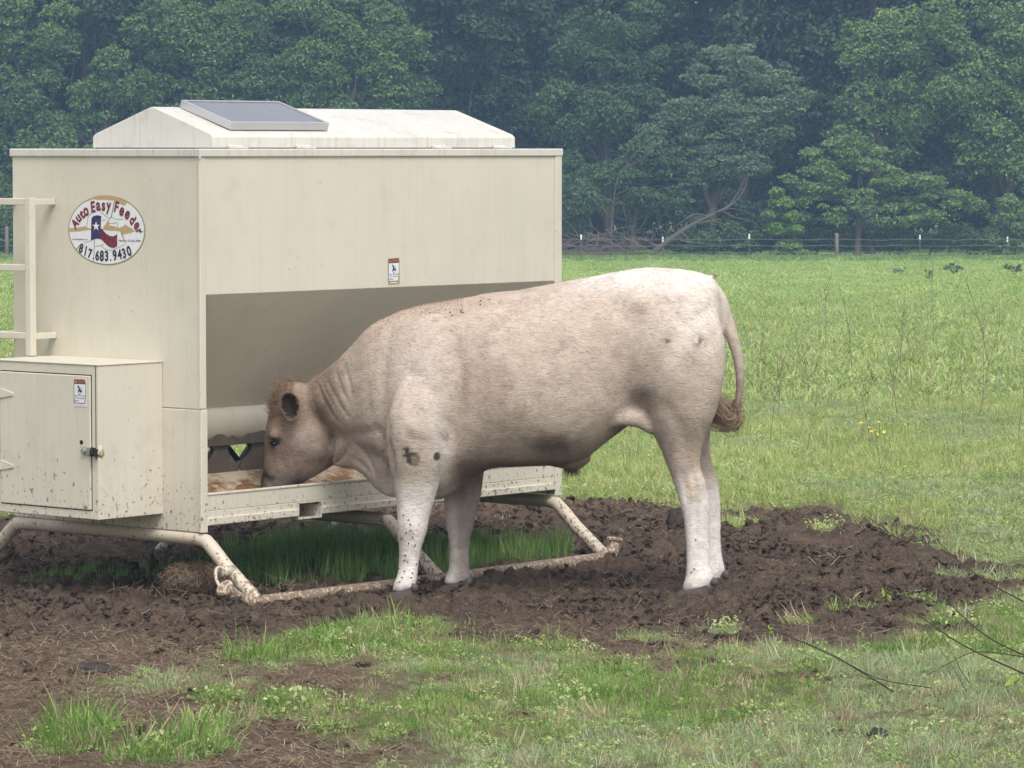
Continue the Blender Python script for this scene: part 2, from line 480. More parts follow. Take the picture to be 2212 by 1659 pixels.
# hopper slopes
for s in (0, 1):
    Y = (lambda y: y) if s == 0 else (lambda y: FW - y)
    pr = [(Y(0.0), 1.337), (Y(0.42), 0.80), (Y(0.425), 0.806), (Y(0.006), 1.345)]
    MB().prism(pr, 'x', T, FL - T).build('hopper_slope', M['slope'], FEED)
    # rounded throat under the slope
    th = [(Y(0.42), 0.80), (Y(0.405), 0.79), (Y(0.395), 0.75), (Y(0.40), 0.71), (Y(0.42), 0.665), (Y(0.445), 0.640), (Y(0.46), 0.645), (Y(0.47), 0.81)]
    smooth_by_angle(MB().prism(th, 'x', T, FL - T).build('feed_throat', M['enamel_low'], FEED), 50)
    lip = MB()                                # ragged dark lip under the throat
    rgl = random.Random(5 + s)
    top = [(T + i * (FL - 2 * T) / 120, 0.668 + 0.014 * math.sin(i * 0.52 + 0.6) + 0.007 * math.sin(i * 1.3 + s) + rgl.uniform(-0.004, 0.004)) for i in range(121)]
    lip.prism([(T, 0.628), (FL - T, 0.628)] + top[::-1], 'y', *sorted((Y(0.412), Y(0.430))))
    lip.build('throat_lip', M['fin'], FEED, bevel=0.002)
    for k in range(10):                       # flared dividers below the throat
        xc = 0.077 + k * 0.24 + s * 0.087
        fin = [(xc - 0.055, 0.650), (xc + 0.055, 0.650), (xc + 0.057, 0.620), (xc + 0.044, 0.612), (xc + 0.050, 0.590), (xc + 0.112, 0.530), (xc + 0.117, 0.49),
               (xc - 0.117, 0.49), (xc - 0.112, 0.530), (xc - 0.050, 0.590), (xc - 0.044, 0.612), (xc - 0.057, 0.620)]
        ya, yb = sorted((Y(0.43), Y(0.455)))
        MB().prism(fin, 'y', ya, yb).build('feed_divider', M['fin'], FEED, bevel=0.003)
    fl = [(Y(0.012), 0.395), (Y(0.30), 0.44), (Y(0.46), 0.520), (Y(0.60), 0.522), (Y(0.60), 0.505), (Y(0.46), 0.501), (Y(0.30), 0.42), (Y(0.012), 0.375)]
    MB().prism(fl, 'x', T, FL - T).build('trough_floor', M['trough'], FEED)
    # front rail: sheet, folded lower lip, fork pockets cut out
    ya, yb = sorted((Y(0.0), Y(0.008)))
    pk = [(0.603, 0.757), (1.683, 1.837)]
    r = MB()
    edges = [T + 0.018, pk[0][0], pk[0][1], pk[1][0], pk[1][1], FL - 0.045]
    for i in range(0, 6, 2):
        r.box(edges[i], edges[i + 1], ya, yb, 0.336, 0.392)
    r.box(edges[0], edges[-1], ya, yb, 0.392, 0.468)
    la, lb = sorted((Y(-0.012), Y(0.020)))
    for i in range(0, 6, 2):
        r.box(edges[i], edges[i + 1], la, lb, 0.330, 0.362)
    la, lb = sorted((Y(-0.004), Y(0.022)))
    r.box(edges[0], edges[-1], la, lb, 0.460, 0.470)
    r.build('trough_rail', M['enamel_low'], FEED, bevel=0.003)
for p0, p1 in ((0.603, 0.757), (1.683, 1.837)):
    t = MB(); w = 0.006
    t.box(p0 + .001, p1 - .001, -0.006, FW + 0.006, 0.314, 0.314 + w).box(p0 + .001, p1 - .001, -0.006, FW + 0.006, 0.392 - w, 0.3915)
    t.box(p0 + .001, p0 + w, -0.006, FW + 0.006, 0.314 + w, 0.392 - w).box(p1 - w, p1 - .001, -0.006, FW + 0.006, 0.314 + w, 0.392 - w)
    t.build('fork_pocket', M['enamel_low'], FEED)
# lid
LX0, LX1, LY0, LY1 = 0.296, 2.356, 0.215, 0.985
prof = [(LY0, FT + 0.003), (LY0, FT + 0.050), (LY0 + 0.006, FT + 0.060), (LY0 + 0.02, FT + 0.069), (0.585, FT + 0.1845), (0.60, FT + 0.187), (0.615, FT + 0.1845),
        (LY1 - 0.02, FT + 0.069), (LY1 - 0.006, FT + 0.060), (LY1, FT + 0.050), (LY1, FT + 0.003)]
lid = smooth_by_angle(MB().prism(prof, 'x', LX0, LX1).build('lid', M['enamel_top'], FEED, bevel=0.004), 30)
MB().box(LX0 + 0.01, LX1 - 0.01, LY0 + 0.01, LY1 - 0.01, 1.955, FT + 0.006).build('lid_gap_fill', M['dark'], FEED)  # near-black sheet that paints the shade in the gap under the lid
for hx in (0.424, 0.863, 1.79, 2.227):
    h = MB()
    h.box(hx - 0.042, hx + 0.042, LY0 - 0.005, LY0 + 0.002, FT + 0.010, FT + 0.052)
    h.tube([(hx - 0.045, LY0 - 0.011, FT + 0.009), (hx + 0.045, LY0 - 0.011, FT + 0.009)], 0.008, 8)
    h.box(hx - 0.042, hx + 0.042, LY0 - 0.055, LY0 - 0.012, FT + 0.001, FT + 0.006)
    h.build('hinge', M['enamel_top'], lid, bevel=0.002)
# solar panel lying on the near slope of the lid
SP = empty('solar_panel'); SP.parent = FEED
ang = math.atan2(0.1185, 0.37)
SP.location = (0.452, 0.262, FT + 0.0835)
SP.rotation_euler = (ang, 0, 0)
pw, pd = 0.634, 0.335
fr = MB()
fr.box(0, pw, 0, 0.014, 0, 0.036).box(0, pw, pd - 0.014, pd, 0, 0.036).box(0, 0.014, 0.014, pd - 0.014, 0, 0.036).box(pw - 0.014, pw, 0.014, pd - 0.014, 0, 0.036)
fr.build('panel_frame', M['alu'], SP, bevel=0.0015)
cm = Mat('solar_glass', 0.16, 1.0)
cm.b.inputs['Coat Weight'].default_value = 1.0
cm.b.inputs['Coat Roughness'].default_value = 0.06
cb = cm.node('ShaderNodeTexBrick'); cb.offset = 0.0
cb.inputs['Color1'].default_value = (0.010, 0.014, 0.030, 1); cb.inputs['Color2'].default_value = (0.012, 0.016, 0.036, 1)
cb.inputs['Mortar'].default_value = (0.05, 0.055, 0.07, 1)
cb.inputs['Scale'].default_value = 1.0; cb.inputs['Mortar Size'].default_value = 0.0012
cb.inputs['Brick Width'].default_value = 0.0673; cb.inputs['Row Height'].default_value = 0.0767
cm.l.new(cm.obj(), cb.inputs['Vector'])
dust = cm.noise(cm.obj(), 16, 5, 0.7)
cm.color(cm.mix(cm.ramp(dust, [(0.42, 0.0), (0.75, 0.35)]), cb.outputs[0], (0.30, 0.29, 0.26)))
cm.l.new(cm.ramp(dust, [(0.3, 0.10), (0.8, 0.4)]), cm.b.inputs['Roughness'])
MB().box(0.013, pw - 0.013, 0.013, pd - 0.013, 0.006, 0.032).build('panel_glass', cm.m, SP)
for bx in (0.08, pw - 0.08):
    MB().box(bx - 0.02, bx + 0.02, 0.05, pd - 0.05, -0.012, 0.004).build('panel_bracket', M['alu'], SP)
# control box on the end panel
BX0, BY0, BY1, BZ0, BZ1 = -0.388, 0.237, 0.93, 0.37, 1.04
DY0, DY1, DZ0, DZ1 = 0.281, 0.857, 0.409, 0.991
cbx = MB()
cbx.box(BX0 + 0.004, -0.0012, BY0, BY0 + 0.006, BZ0, BZ1 - 0.004).box(BX0 + 0.004, -0.0012, BY1 - 0.006, BY1, BZ0, BZ1 - 0.004)
cbx.box(BX0 - 0.004, -0.0012, BY0 - 0.004, BY1 + 0.004, BZ1 - 0.004, BZ1 + 0.002).box(BX0 + 0.004, -0.0012, BY0 + 0.006, BY1 - 0.006, BZ0, BZ0 + 0.006)
g = 0.004
cbx.box(BX0, BX0 + 0.004, BY0, DY0 - g, BZ0, BZ1 - 0.004).box(BX0, BX0 + 0.004, DY1 + g, BY1, BZ0, BZ1 - 0.004)
cbx.box(BX0, BX0 + 0.004, DY0 - g, DY1 + g, BZ0, DZ0 - g).box(BX0, BX0 + 0.004, DY0 - g, DY1 + g, DZ1 + g, BZ1 - 0.004)
box = cbx.build('control_box', M['enamel_low'], FEED, bevel=0.002)
MB().box(BX0 + 0.012, BX0 + 0.016, DY0 - 0.02, DY1 + 0.02, DZ0 - 0.02, DZ1 + 0.02).build('box_gap_backing', M['dark'], box)  # near-black sheet standing in for the shade behind the door gaps
MB().box(BX0 - 0.0015, BX0 + 0.0045, BY0 + 0.0125, BY0 + 0.0155, BZ0 + 0.26, BZ1 - 0.006).build('seam_gap', M['dark'], box)
door = MB().box(BX0 - 0.006, BX0 + 0.003, DY0, DY1, DZ0, DZ1).build('box_door', M['enamel_low'], box, bevel=0.006, seg=3)
for hz in (0.894, 0.576):
    hg = MB()
    hg.prism([(DY1 + 0.03, hz - 0.022), (DY1 + 0.03, hz + 0.022), (DY1 - 0.02, hz + 0.020), (DY1 - 0.088, hz + 0.004), (DY1 - 0.088, hz - 0.008), (DY1 - 0.02, hz - 0.020)], 'x', BX0 - 0.011, BX0 - 0.006)
    hg.tube([(BX0 - 0.012, DY1 + 0.004, hz - 0.024), (BX0 - 0.012, DY1 + 0.004, hz + 0.024)], 0.007, 8)
    hg.build('strap_hinge', M['enamel_low'], box, bevel=0.0015)
lt = MB()
lt.box(BX0 - 0.016, BX0 - 0.008, BY0 + 0.012, DY0 + 0.045, 0.650, 0.682)
lt.tube([(BX0 - 0.024, DY0 + 0.032, 0.666), (BX0 - 0.014, DY0 + 0.032, 0.666)], 0.013, 10)
lt.build('latch_hasp', M['steel'], box, bevel=0.002)
lt = MB()
lt.tube(arc([(BX0 - 0.004, BY0 + 0.015, 0.675), (BX0 - 0.03, BY0 + 0.012, 0.680), (BX0 - 0.034, BY0 + 0.006, 0.664), (BX0 - 0.02, BY0 - 0.004, 0.650)], 4), 0.006, 8)
lt.box(BX0 - 0.030, BX0 - 0.004, BY0 - 0.004, BY0 + 0.024, 0.646, 0.676)
lt.build('padlock', M['black'], box, bevel=0.004)
foam = Mat('dried_foam', 0.8).color((0.50, 0.45, 0.31)).m
def lump(center, r, seed, squash=(1, 1, 1), rings=8, segs=12, amp=0.25):
    rg = random.Random(seed)
    ph = [rg.uniform(0, 6.28) for _ in range(8)]
    vs_, fs_ = [], []
    for i in range(rings + 1):
        t = math.pi * i / rings
        for k in range(segs):
            a = 2 * math.pi * k / segs
            q = 1 + amp * (0.5 * math.sin(2 * a + ph[0] + 3 * t) + 0.35 * math.sin(5 * a + ph[1]) * math.sin(4 * t + ph[2]) + 0.3 * math.sin(7 * t + ph[3] + 2 * a))
            vs_.append((center[0] + r * q * squash[0] * math.sin(t) * math.cos(a), center[1] + r * q * squash[1] * math.sin(t) * math.sin(a), center[2] + r * q * squash[2] * math.cos(t)))
    for i in range(rings):
        for k in range(segs):
            a, b = i * segs + k, i * segs + (k + 1) % segs
            fs_.append((a, a + segs, b + segs, b))
    return vs_, fs_
MB().add(*lump((BX0 + 0.012, BY0 - 0.001, 0.666), 0.024, 4, (0.8, 0.30, 0.95), amp=0.45)).build('foam_seal', foam, box, True)
MB().tube([(BX0 - 0.0075, DY0 + 0.055, 0.702), (BX0 - 0.0065, DY0 + 0.055, 0.702)], 0.010, 12).build('key_hole', M['dark'], box)
# ladder on the end panel, above the box
ld = MB()
for ly in (0.928, 1.19):
    ld.box(-0.160, -0.125, ly - 0.0175, ly + 0.0175, 1.046, 1.752)
ladder = ld.build('ladder', M['enamel'], FEED, bevel=0.003)
for i, z in enumerate((1.734, 1.439, 1.135)):
    MB().box(-0.157, -0.128, 0.9455, 1.42, z - 0.016, z + 0.014).build('rung', M['enamel'], ladder, bevel=0.003)
    if i != 1:
        for ly in (0.928, 1.19):
            MB().box(-0.1252, -0.0008, ly - 0.014, ly + 0.014, z - 0.015, z + 0.012).build('standoff', M['enamel'], ladder, bevel=0.002)
# skid frame
PR = 0.031
for fx in (0.02, 1.20, 2.40):
    path = [(fx, -0.315, 0.025), (fx, -0.13, 0.16), (fx, -0.045, 0.235), (fx, -0.01, 0.262), (fx, 0.04, 0.271), (fx, 0.6, 0.272), (fx, 1.16, 0.271), (fx, 1.21, 0.262), (fx, 1.245, 0.235), (fx, 1.33, 0.16), (fx, 1.515, 0.0)]
    smooth_by_angle(MB().tube(path, PR, 14).build('leg_frame', M['pipe'], FEED), 60)
for ry in (-0.315, 1.515):
    dz = 0.0 if ry < 0 else -0.055
    path = arc([(-0.175, ry, 0.095 + dz), (-0.13, ry, 0.060 + dz), (-0.06, ry, 0.026 + dz), (0.06, ry, 0.014 + dz), (1.2, ry, 0.012 + dz), (2.30, ry, 0.014 + dz), (2.40, ry, 0.022 + dz), (2.455, ry, 0.055 + dz), (2.468, ry, 0.100 + dz)], 5)
    run = smooth_by_angle(MB().tube(path, 0.034, 14).build('skid_runner', M['runner'], FEED), 60)
    for e, d in ((path[0], -1), (path[-1], 1)):
        q = Vector(e); dv = (Vector(path[0]) - Vector(path[1])).normalized() if d < 0 else (Vector(path[-1]) - Vector(path[-2])).normalized()
        smooth_by_angle(MB().tube([q - dv * 0.004, q + dv * 0.006, q + dv * 0.012], [0.041, 0.041, 0.034], 14).build('end_cap', M['runner'], run), 40)
    q_ = -1 if ry < 0 else 1; ys_ = ry - q_ * 0.145
    MB().tube(arc([(-0.05, ys_, 0.165), (-0.10, ys_ + q_ * .02, 0.165), (-0.155, ys_ + q_ * .07, 0.135), (-0.175, ys_ + q_ * .115, 0.10), (-0.17, ry, 0.085)], 5), 0.0075, 8).build('tow_loop', M['pipe'], run, True)
    MB().tube([(-0.062, ys_, 0.146), (0.02, ys_, 0.146)], 0.024, 12).build('tow_stub', M['pipe'], run, True)

# ------------------------------------------------------------------ decals: thin printed sheets
def text_mesh(txt, size, bold=0.0):
    c = bpy.data.curves.new('t', 'FONT'); c.body = txt; c.size = size; c.resolution_u = 3; c.offset = bold
    c.align_x = 'CENTER'
    o = bpy.data.objects.new('t', c); COL.objects.link(o)
    dg = bpy.context.evaluated_depsgraph_get()
    m = o.evaluated_get(dg).to_mesh()
    vs_ = [tuple(v.co) for v in m.vertices]; fs_ = [tuple(p.vertices) for p in m.polygons]
    o.evaluated_get(dg).to_mesh_clear()
    bpy.data.objects.remove(o); bpy.data.curves.remove(c)
    return vs_, fs_

def vinyl(name, c, wear=0.15):
    m = Mat(name, 0.5, 0.3)
    n = m.noise(m.obj(), 45, 5, 0.7)
    m.color(m.mix(m.math('MULTIPLY', m.ramp(n, [(0.45, 0.0), (0.8, 1.0)]), wear), c, (0.45, 0.42, 0.38)))
    return m.m
V_WHITE = vinyl('white_vinyl', (0.70, 0.70, 0.72), 0.25); V_RED = vinyl('maroon_ink', (0.155, 0.018, 0.034)); V_BLUE = vinyl('navy_ink', (0.022, 0.026, 0.10))
V_BLACK = vinyl('black_ink', (0.022, 0.024, 0.032)); V_GLUE = vinyl('tan_adhesive', (0.44, 0.30, 0.145), 0.5); V_RIM = vinyl('olive_rim', (0.24, 0.20, 0.085), 0.3)
V_CRACK = vinyl('crack_line', (0.20, 0.19, 0.18)); V_WARN = vinyl('warning_red', (0.16, 0.045, 0.035), 0.4)

DEC = empty('oval_decal'); DEC.parent = FEED
DEC.location = (0.0, 0.5855, 1.609)
DEC.rotation_euler = (R(90), 0, R(-90))      # decal x runs towards -y of the feeder, decal y is up, z outwards
A, Bv = 0.246, 0.154                         # half axes; sketch units below are fractions of them
def oval(ra, rb, n=72): return [(ra * math.cos(2 * math.pi * i / n), rb * math.sin(2 * math.pi * i / n)) for i in range(n)]
def flat(name, polys, z, m, parent=DEC, th=0.0006):
    b = MB()
    for p in polys: b.prism(p, 'z', z - th, z)
    return b.build(name, m, parent)
flat('rim', [oval(A, Bv)], 0.0012, V_RIM)
flat('face', [oval(A * 0.975, Bv * 0.968)], 0.0020, V_WHITE)
def P(px, py):                               # sketch of the sticker, 1927 x 1659 units, centre (960, 845)
    return ((px - 960) / 815.0 * A, (845 - py) / 740.0 * Bv)
glue = [[(545, 235), (690, 140), (800, 108), (960, 100), (1110, 115), (1250, 160), (1400, 245), (1375, 290), (1320, 315), (1230, 255), (1150, 205), (1060, 205), (900, 195), (750, 200), (690, 185)],
        [(155, 820), (350, 800), (530, 762), (560, 800), (640, 820), (640, 838), (540, 850), (370, 880), (180, 893), (158, 870)],
        [(890, 800), (960, 700), (1010, 620), (1025, 640), (1020, 735), (1130, 760), (1230, 790), (1340, 745), (1345, 705), (1440, 760), (1560, 845), (1480, 890), (1340, 918), (1270, 900), (1255, 865), (1150, 850), (1000, 850), (910, 830)],
        [(1262, 895), (1320, 905), (1332, 1030), (1345, 1080), (1385, 1165), (1330, 1070), (1290, 960)]]
flat('torn_patch', [[P(*q) for q in g_] for g_ in glue], 0.0026, V_GLUE)
flag_blue = [(650, 590), (690, 550), (760, 528), (855, 540), (850, 640), (842, 795), (838, 1035), (760, 1025), (690, 1045), (632, 1078), (640, 820)]
flag_red = [(842, 800), (900, 850), (960, 920), (1040, 965), (1110, 970), (1190, 925), (1190, 1165), (1160, 1200), (1090, 1220), (1010, 1190), (930, 1115), (880, 1065), (838, 1035)]
star = []
for i in range(10):
    a = math.pi / 2 + math.pi * i / 5
    rr = 92 if i % 2 == 0 else 36
    star.append((748 + rr * math.cos(a) * 0.9, 765 - rr * math.sin(a) * 1.12))
flat('flag_blue', [[P(*q) for q in flag_blue]], 0.0030, V_BLUE)
flat('flag_red', [[P(*q) for q in flag_red]], 0.0032, V_RED)
flat('star', [[P(*q) for q in star]], 0.0038, V_WHITE)
def crackline(pts, w):
    b = []
    for (x0, y0), (x1, y1) in zip(pts, pts[1:]):
        dx, dy = x1 - x0, y1 - y0; L = math.hypot(dx, dy); ox, oy = -dy / L * w, dx / L * w
        b.append([P(x0 + ox, y0 + oy), P(x0 - ox, y0 - oy), P(x1 - ox, y1 - oy), P(x1 + ox, y1 + oy)])
    return b
cr = []
for pts, w in (([(1140, 205), (1110, 370), (1070, 560), (1010, 610)], 9), ([(705, 1040), (700, 1300), (680, 1510)], 6), ([(640, 825), (900, 825)], 8), ([(1560, 848), (1750, 860)], 6),
               ([(320, 1270), (400, 1170)], 10), ([(480, 1130), (640, 1070)], 4), ([(720, 1195), (850, 1170), (900, 1135)], 5), ([(850, 1175), (960, 1260), (1080, 1270), (1340, 1140)], 4),
               ([(1080, 570), (1200, 610), (1320, 600)], 4), ([(545, 760), (570, 590), (640, 480)], 4), ([(865, 640), (960, 620)], 4), ([(850, 455), (930, 520), (1000, 580)], 4), ([(1020, 690), (1110, 700), (1190, 670), (1200, 790)], 4)):
    cr += crackline(pts, w)
for c_ in cr: flat('crack', [c_], 0.0029, V_CRACK)
def letters(name, items, m, z=0.0035):
    """items: (character, px, py of its middle, height in sketch units, lean in degrees, width factor)"""
    b = MB()
    for ch, px, py, h, lean, wf in items:
        vs_, fs_ = text_mesh(ch, 1.0, 0.034)
        if not vs_: continue
        xs = [v[0] for v in vs_]; ys = [v[1] for v in vs_]
        cx, cyy = (min(xs) + max(xs)) / 2, (min(ys) + max(ys)) / 2
        s = (1.0 if ch == '.' else 1.08) * h / 740.0 * Bv / (max(ys) - min(ys))
        ca_, sa_ = math.cos(R(lean)), math.sin(R(lean))
        ox, oy = P(px, py)
        out = []
        for v in vs_:
            x, y = (v[0] - cx) * s * wf, (v[1] - cyy) * s
            out.append((ox + x * ca_ - y * sa_, oy + x * sa_ + y * ca_, z))
        b.add(out, fs_)
    return b.build(name, m, DEC)
letters('maker_name', [('A', 295, 712, 205, 47, .8), ('u', 378, 605, 160, 44, .85), ('t', 450, 518, 195, 38, .95), ('o', 535, 458, 180, 26, .8),
        ('E', 685, 350, 225, 8, .85), ('a', 798, 342, 170, 3, .9), ('s', 906, 345, 172, 0, .85), ('y', 1015, 378, 230, -4, .85),
        ('F', 1185, 345, 225, -15, .85), ('e', 1292, 440, 182, -26, .8), ('e', 1408, 512, 182, -34, .8), ('d', 1522, 612, 215, -41, .85),
        ('e', 1602, 738, 172, -52, .8), ('r', 1650, 862, 135, -66, .9)], V_RED)
letters('phone_number', [('8', 425, 1240, 200, -22, .85), ('1', 520, 1295, 195, -16, .8), ('7', 615, 1350, 190, -12, .85), ('.', 685, 1450, 40, 0, 1),
        ('6', 770, 1385, 210, -5, .85), ('8', 865, 1392, 215, -1, .85), ('3', 965, 1390, 210, 2, .85), ('.', 1055, 1475, 40, 0, 1),
        ('9', 1140, 1375, 215, 8, .85), ('4', 1240, 1350, 205, 13, .85), ('3', 1335, 1325, 205, 17, .85), ('0', 1440, 1275, 215, 22, .85)], V_BLACK)
def small_line(txt, px, py, w, h, m, parent, z, name='fine_print'):
    vs_, fs_ = text_mesh(txt, 1.0, 0.01)
    xs = [v[0] for v in vs_]; ys = [v[1] for v in vs_]
    sx = w / (max(xs) - min(xs)); sy = h / (max(ys) - min(ys))
    return MB().add([(px + (v[0] - (min(xs) + max(xs)) / 2) * sx, py + (v[1] - (min(ys) + max(ys)) / 2) * sy, z) for v in vs_], fs_).build(name, m, parent)
x_, y_ = P(405, 1052); small_line('autoeasyfeeder.com', x_, y_, 330 / 815 * A, 44 / 740 * Bv, V_BLACK, DEC, 0.0034)
x_, y_ = P(1455, 1058); small_line('Patent No. US 6,651,585B2', x_, y_, 460 / 815 * A, 48 / 740 * Bv, V_BLACK, DEC, 0.0034)

def warning_decal(loc, rot, parent, torn):
    d = empty('warning_decal'); d.parent = parent; d.location = loc; d.rotation_euler = rot
    w, h = 0.078, 0.122
    Q = lambda px, py: ((px - 650) / 600 * w, (855 - py) / 1370 * h)
    flat('backing', [[Q(345, 205), (Q(950, 160)), Q(965, 1520), Q(370, 1545)]], 0.0012, V_GLUE if torn else V_WHITE, d)
    flat('border', [[Q(350, 430), Q(930, 420), Q(935, 1000), Q(900, 1380), Q(360, 1390)]], 0.0018, V_CRACK, d)
    flat('header', [[Q(365, 215), Q(890, 200), Q(935, 420), Q(375, 440)]], 0.0020, V_WARN, d)
    flat('header_mark', [[Q(410, 380), Q(500, 380), Q(455, 290)]], 0.0026, V_GLUE, d)
    flat('picture_field', [[Q(385, 455), Q(908, 440), Q(905, 985), Q(385, 1000)]], 0.0024, V_WHITE, d)
    flat('text_field', [[Q(385, 1035), Q(895, 1030), Q(860, 1350), Q(400, 1365)], [Q(430, 1415), Q(840, 1410), Q(760, 1465), Q(500, 1470)]], 0.0024, V_WHITE, d)
    hand = [(515, 525), (610, 525), (650, 620), (660, 700), (740, 745), (765, 800), (740, 860), (700, 800), (690, 880), (670, 940), (620, 950), (590, 890), (555, 815), (590, 740), (590, 620)]
    flat('pinch_symbol', [[Q(*q) for q in hand]], 0.0030, V_BLACK, d)
    ring = [(690 + 50 * math.cos(a), 680 + 62 * math.sin(a)) for a in [i * 0.5236 for i in range(12)]]
    flat('roller_ring', [[Q(*q) for q in ring]], 0.0033, V_BLACK, d)
    flat('roller', [[Q(690 + (x - 690) * .6, 680 + (y - 680) * .6) for x, y in ring], [Q(640 + (x - 690) * .72, 860 + (y - 680) * .9) for x, y in ring]], 0.0036, V_WHITE, d)
    for t_, py, wd in (('This machine', 1115, 460), ('starts', 1255, 200), ('automatically', 1370, 400)):
        x0, y0 = Q(405 + wd / 2, py)
        small_line(t_, x0, y0, wd / 600 * w, 62 / 1370 * h, V_BLACK, d, 0.0034, 'notice_text')
    x0, y0 = Q(690, 315); small_line('WARNING', x0, y0, 340 / 600 * w, 90 / 1370 * h, V_GLUE, d, 0.0027, 'notice_text')
    return d
# long side faces -y of the feeder: decal x -> +x, decal y -> up
warning_decal((1.245, -0.0003, 1.41), (R(90), 0, 0), FEED, True)
warning_decal((BX0 - 0.0065, 0.3417, 0.917), (R(90), 0, R(-90)), FEED, False)
# feed lying in the trough
fm = Mat('ground_feed', 0.9, 0.1)
fn = fm.noise(fm.obj(), 70, 4, 0.7)
fm.color(fm.mix(fm.ramp(fn, [(0.3, 0.0), (0.7, 1.0)]), (0.10, 0.055, 0.028), (0.26, 0.155, 0.075)))
fm.bump(fn, 0.6, 0.006)
xs = np.linspace(0.02, FL - 0.02, 160); ysf = np.linspace(0.03, 0.44, 24)
FXg, FYg = np.meshgrid(xs, ysf)
floor = np.interp(FYg, [0.012, 0.30, 0.46], [0.395, 0.44, 0.520])
FZg = np.maximum(floor - 0.002, 0.415 + 0.03 * fbm2(FXg * 5, FYg * 6, 3, 5) + 0.05 * FYg)
ii = np.arange(FXg.size).reshape(FXg.shape)
Ff = np.stack([ii[:-1, :-1].ravel(), ii[:-1, 1:].ravel(), ii[1:, 1:].ravel(), ii[1:, :-1].ravel()], 1)
feed = link('feed_ration', mesh_np('feed_ration', np.stack([FXg.ravel(), FYg.ravel(), FZg.ravel()], 1), Ff, [fm.m], True))
feed.location = FEED.location; feed.rotation_euler = FEED.rotation_euler
tag(feed, 'brown ground feed ration lying in the feeder trough', 'feed', kind='stuff')
# ================================================================== the bull
# side-view sketch units: 491 per metre, u to the right (towards the tail), v downwards, ground at v = 1288
BULL_Y = 17.05
def bu(u): return (u - 1106.0) / 491.0
def bz(v): return 1.97 - (v - 321.0) / 491.0
BULL = empty('bull', (0, BULL_Y, 0))
tag(BULL, 'pale cream young bull with its head lowered into the feeder trough', 'bull')

def catmull(arr, n):
    arr = np.asarray(arr, float)
    P_ = np.vstack([2 * arr[0] - arr[1], arr, 2 * arr[-1] - arr[-2]])
    out = []
    for i in range(1, len(P_) - 2):
        t = np.linspace(0, 1, n, endpoint=False)[:, None]
        a, b, c, d = P_[i - 1], P_[i], P_[i + 1], P_[i + 2]
        out.append(0.5 * (2 * b + (c - a) * t + (2 * a - 5 * b + 4 * c - d) * t ** 2 + (3 * b - a - 3 * c + d) * t ** 3))
    out.append(P_[-2][None])
    return np.vstack(out)

class Lofts:
    def __init__(s): s.v = []; s.f = []; s.n = 0
    def loft(s, secs, seg=28, n=5, p=0.9, q=0.9):
        """secs: (u_a, v_a, u_b, v_b, half width, y) - two outline points, half width, lateral centre"""
        S = catmull([(bu(a), bz(b), bu(c), bz(d), w, y) for a, b, c, d, w, y in secs], n)
        th = np.linspace(0, 2 * np.pi, seg, endpoint=False)
        cs, sn = np.cos(th), np.sin(th)
        cs = np.sign(cs) * np.abs(cs) ** p; sn = np.sign(sn) * np.abs(sn) ** q
        V = []
        for ax, az_, bx, bz_, w, y in S:
            w = max(w, 0.004)
            cx, cz = (ax + bx) / 2, (az_ + bz_) / 2; hx, hz = (ax - bx) / 2, (az_ - bz_) / 2
            V.append(np.stack([cx + hx * cs, y + w * sn, cz + hz * cs], 1))
        V = np.vstack(V); m = len(S)
        F_ = []
        for i in range(m - 1):
            for k in range(seg):
                a, b = i * seg + k, i * seg + (k + 1) % seg
                F_.append((a, b, b + seg, a + seg))
        F_.append(tuple(range(seg))[::-1]); F_.append(tuple(range((m - 1) * seg, m * seg)))
        s.v.append(V); s.f += [tuple(i + s.n for i in f) for f in F_]; s.n += len(V)
    def tube(s, pts, rad, seg=14):
        b = MB().tube(pts, rad, seg)
        s.v.append(np.array([tuple(p) for p in b.v])); s.f += [tuple(i + s.n for i in f) for f in b.f]; s.n += len(b.v)

def hs(secs): return [(1106 + (a - 1106) * 1.02, 321 + (b - 321) * 1.02, 1106 + (c - 1106) * 1.02, 321 + (d - 321) * 1.02, w, y) for a, b, c, d, w, y in secs]
def hu(u): return bu(1106 + (u - 1106) * 1.02)
def hv(v): return bz(321 + (v - 321) * 1.02)
L_ = Lofts()
# barrel, from rump to shoulder
L_.loft([(1556, 650, 1558, 770, .07, 0), (1549, 612, 1552, 850, .15, 0), (1528, 594, 1532, 890, .215, 0), (1490, 584, 1495, 905, .262, 0), (1440, 578, 1440, 905, .288, 0),
         (1390, 578, 1385, 903, .292, 0), (1330, 587, 1330, 940, .295, 0), (1270, 598, 1270, 985, .315, 0), (1200, 611, 1200, 1005, .335, 0), (1120, 626, 1120, 1009, .345, 0),
         (1060, 632, 1060, 1013, .335, 0), (1000, 644, 1000, 1045, .305, 0), (945, 653, 945, 1075, .275, 0), (895, 663, 890, 1062, .245, .005), (850, 684, 840, 1020, .19, .02), (826, 735, 818, 950, .11, .03)], 40, 5, .93, .86)
# neck
L_.loft([(925, 690, 905, 960, .12, .0), (880, 668, 866, 1000, .168, .01), (842, 681, 834, 1000, .168, .025), (800, 703, 800, 985, .152, .06), (760, 745, 768, 968, .130, .12), (724, 781, 747, 966, .124, .18), (690, 812, 728, 960, .118, .24), (655, 836, 712, 945, .108, .295), (628, 858, 690, 930, .085, .325)], 30, 5, .95, .95)
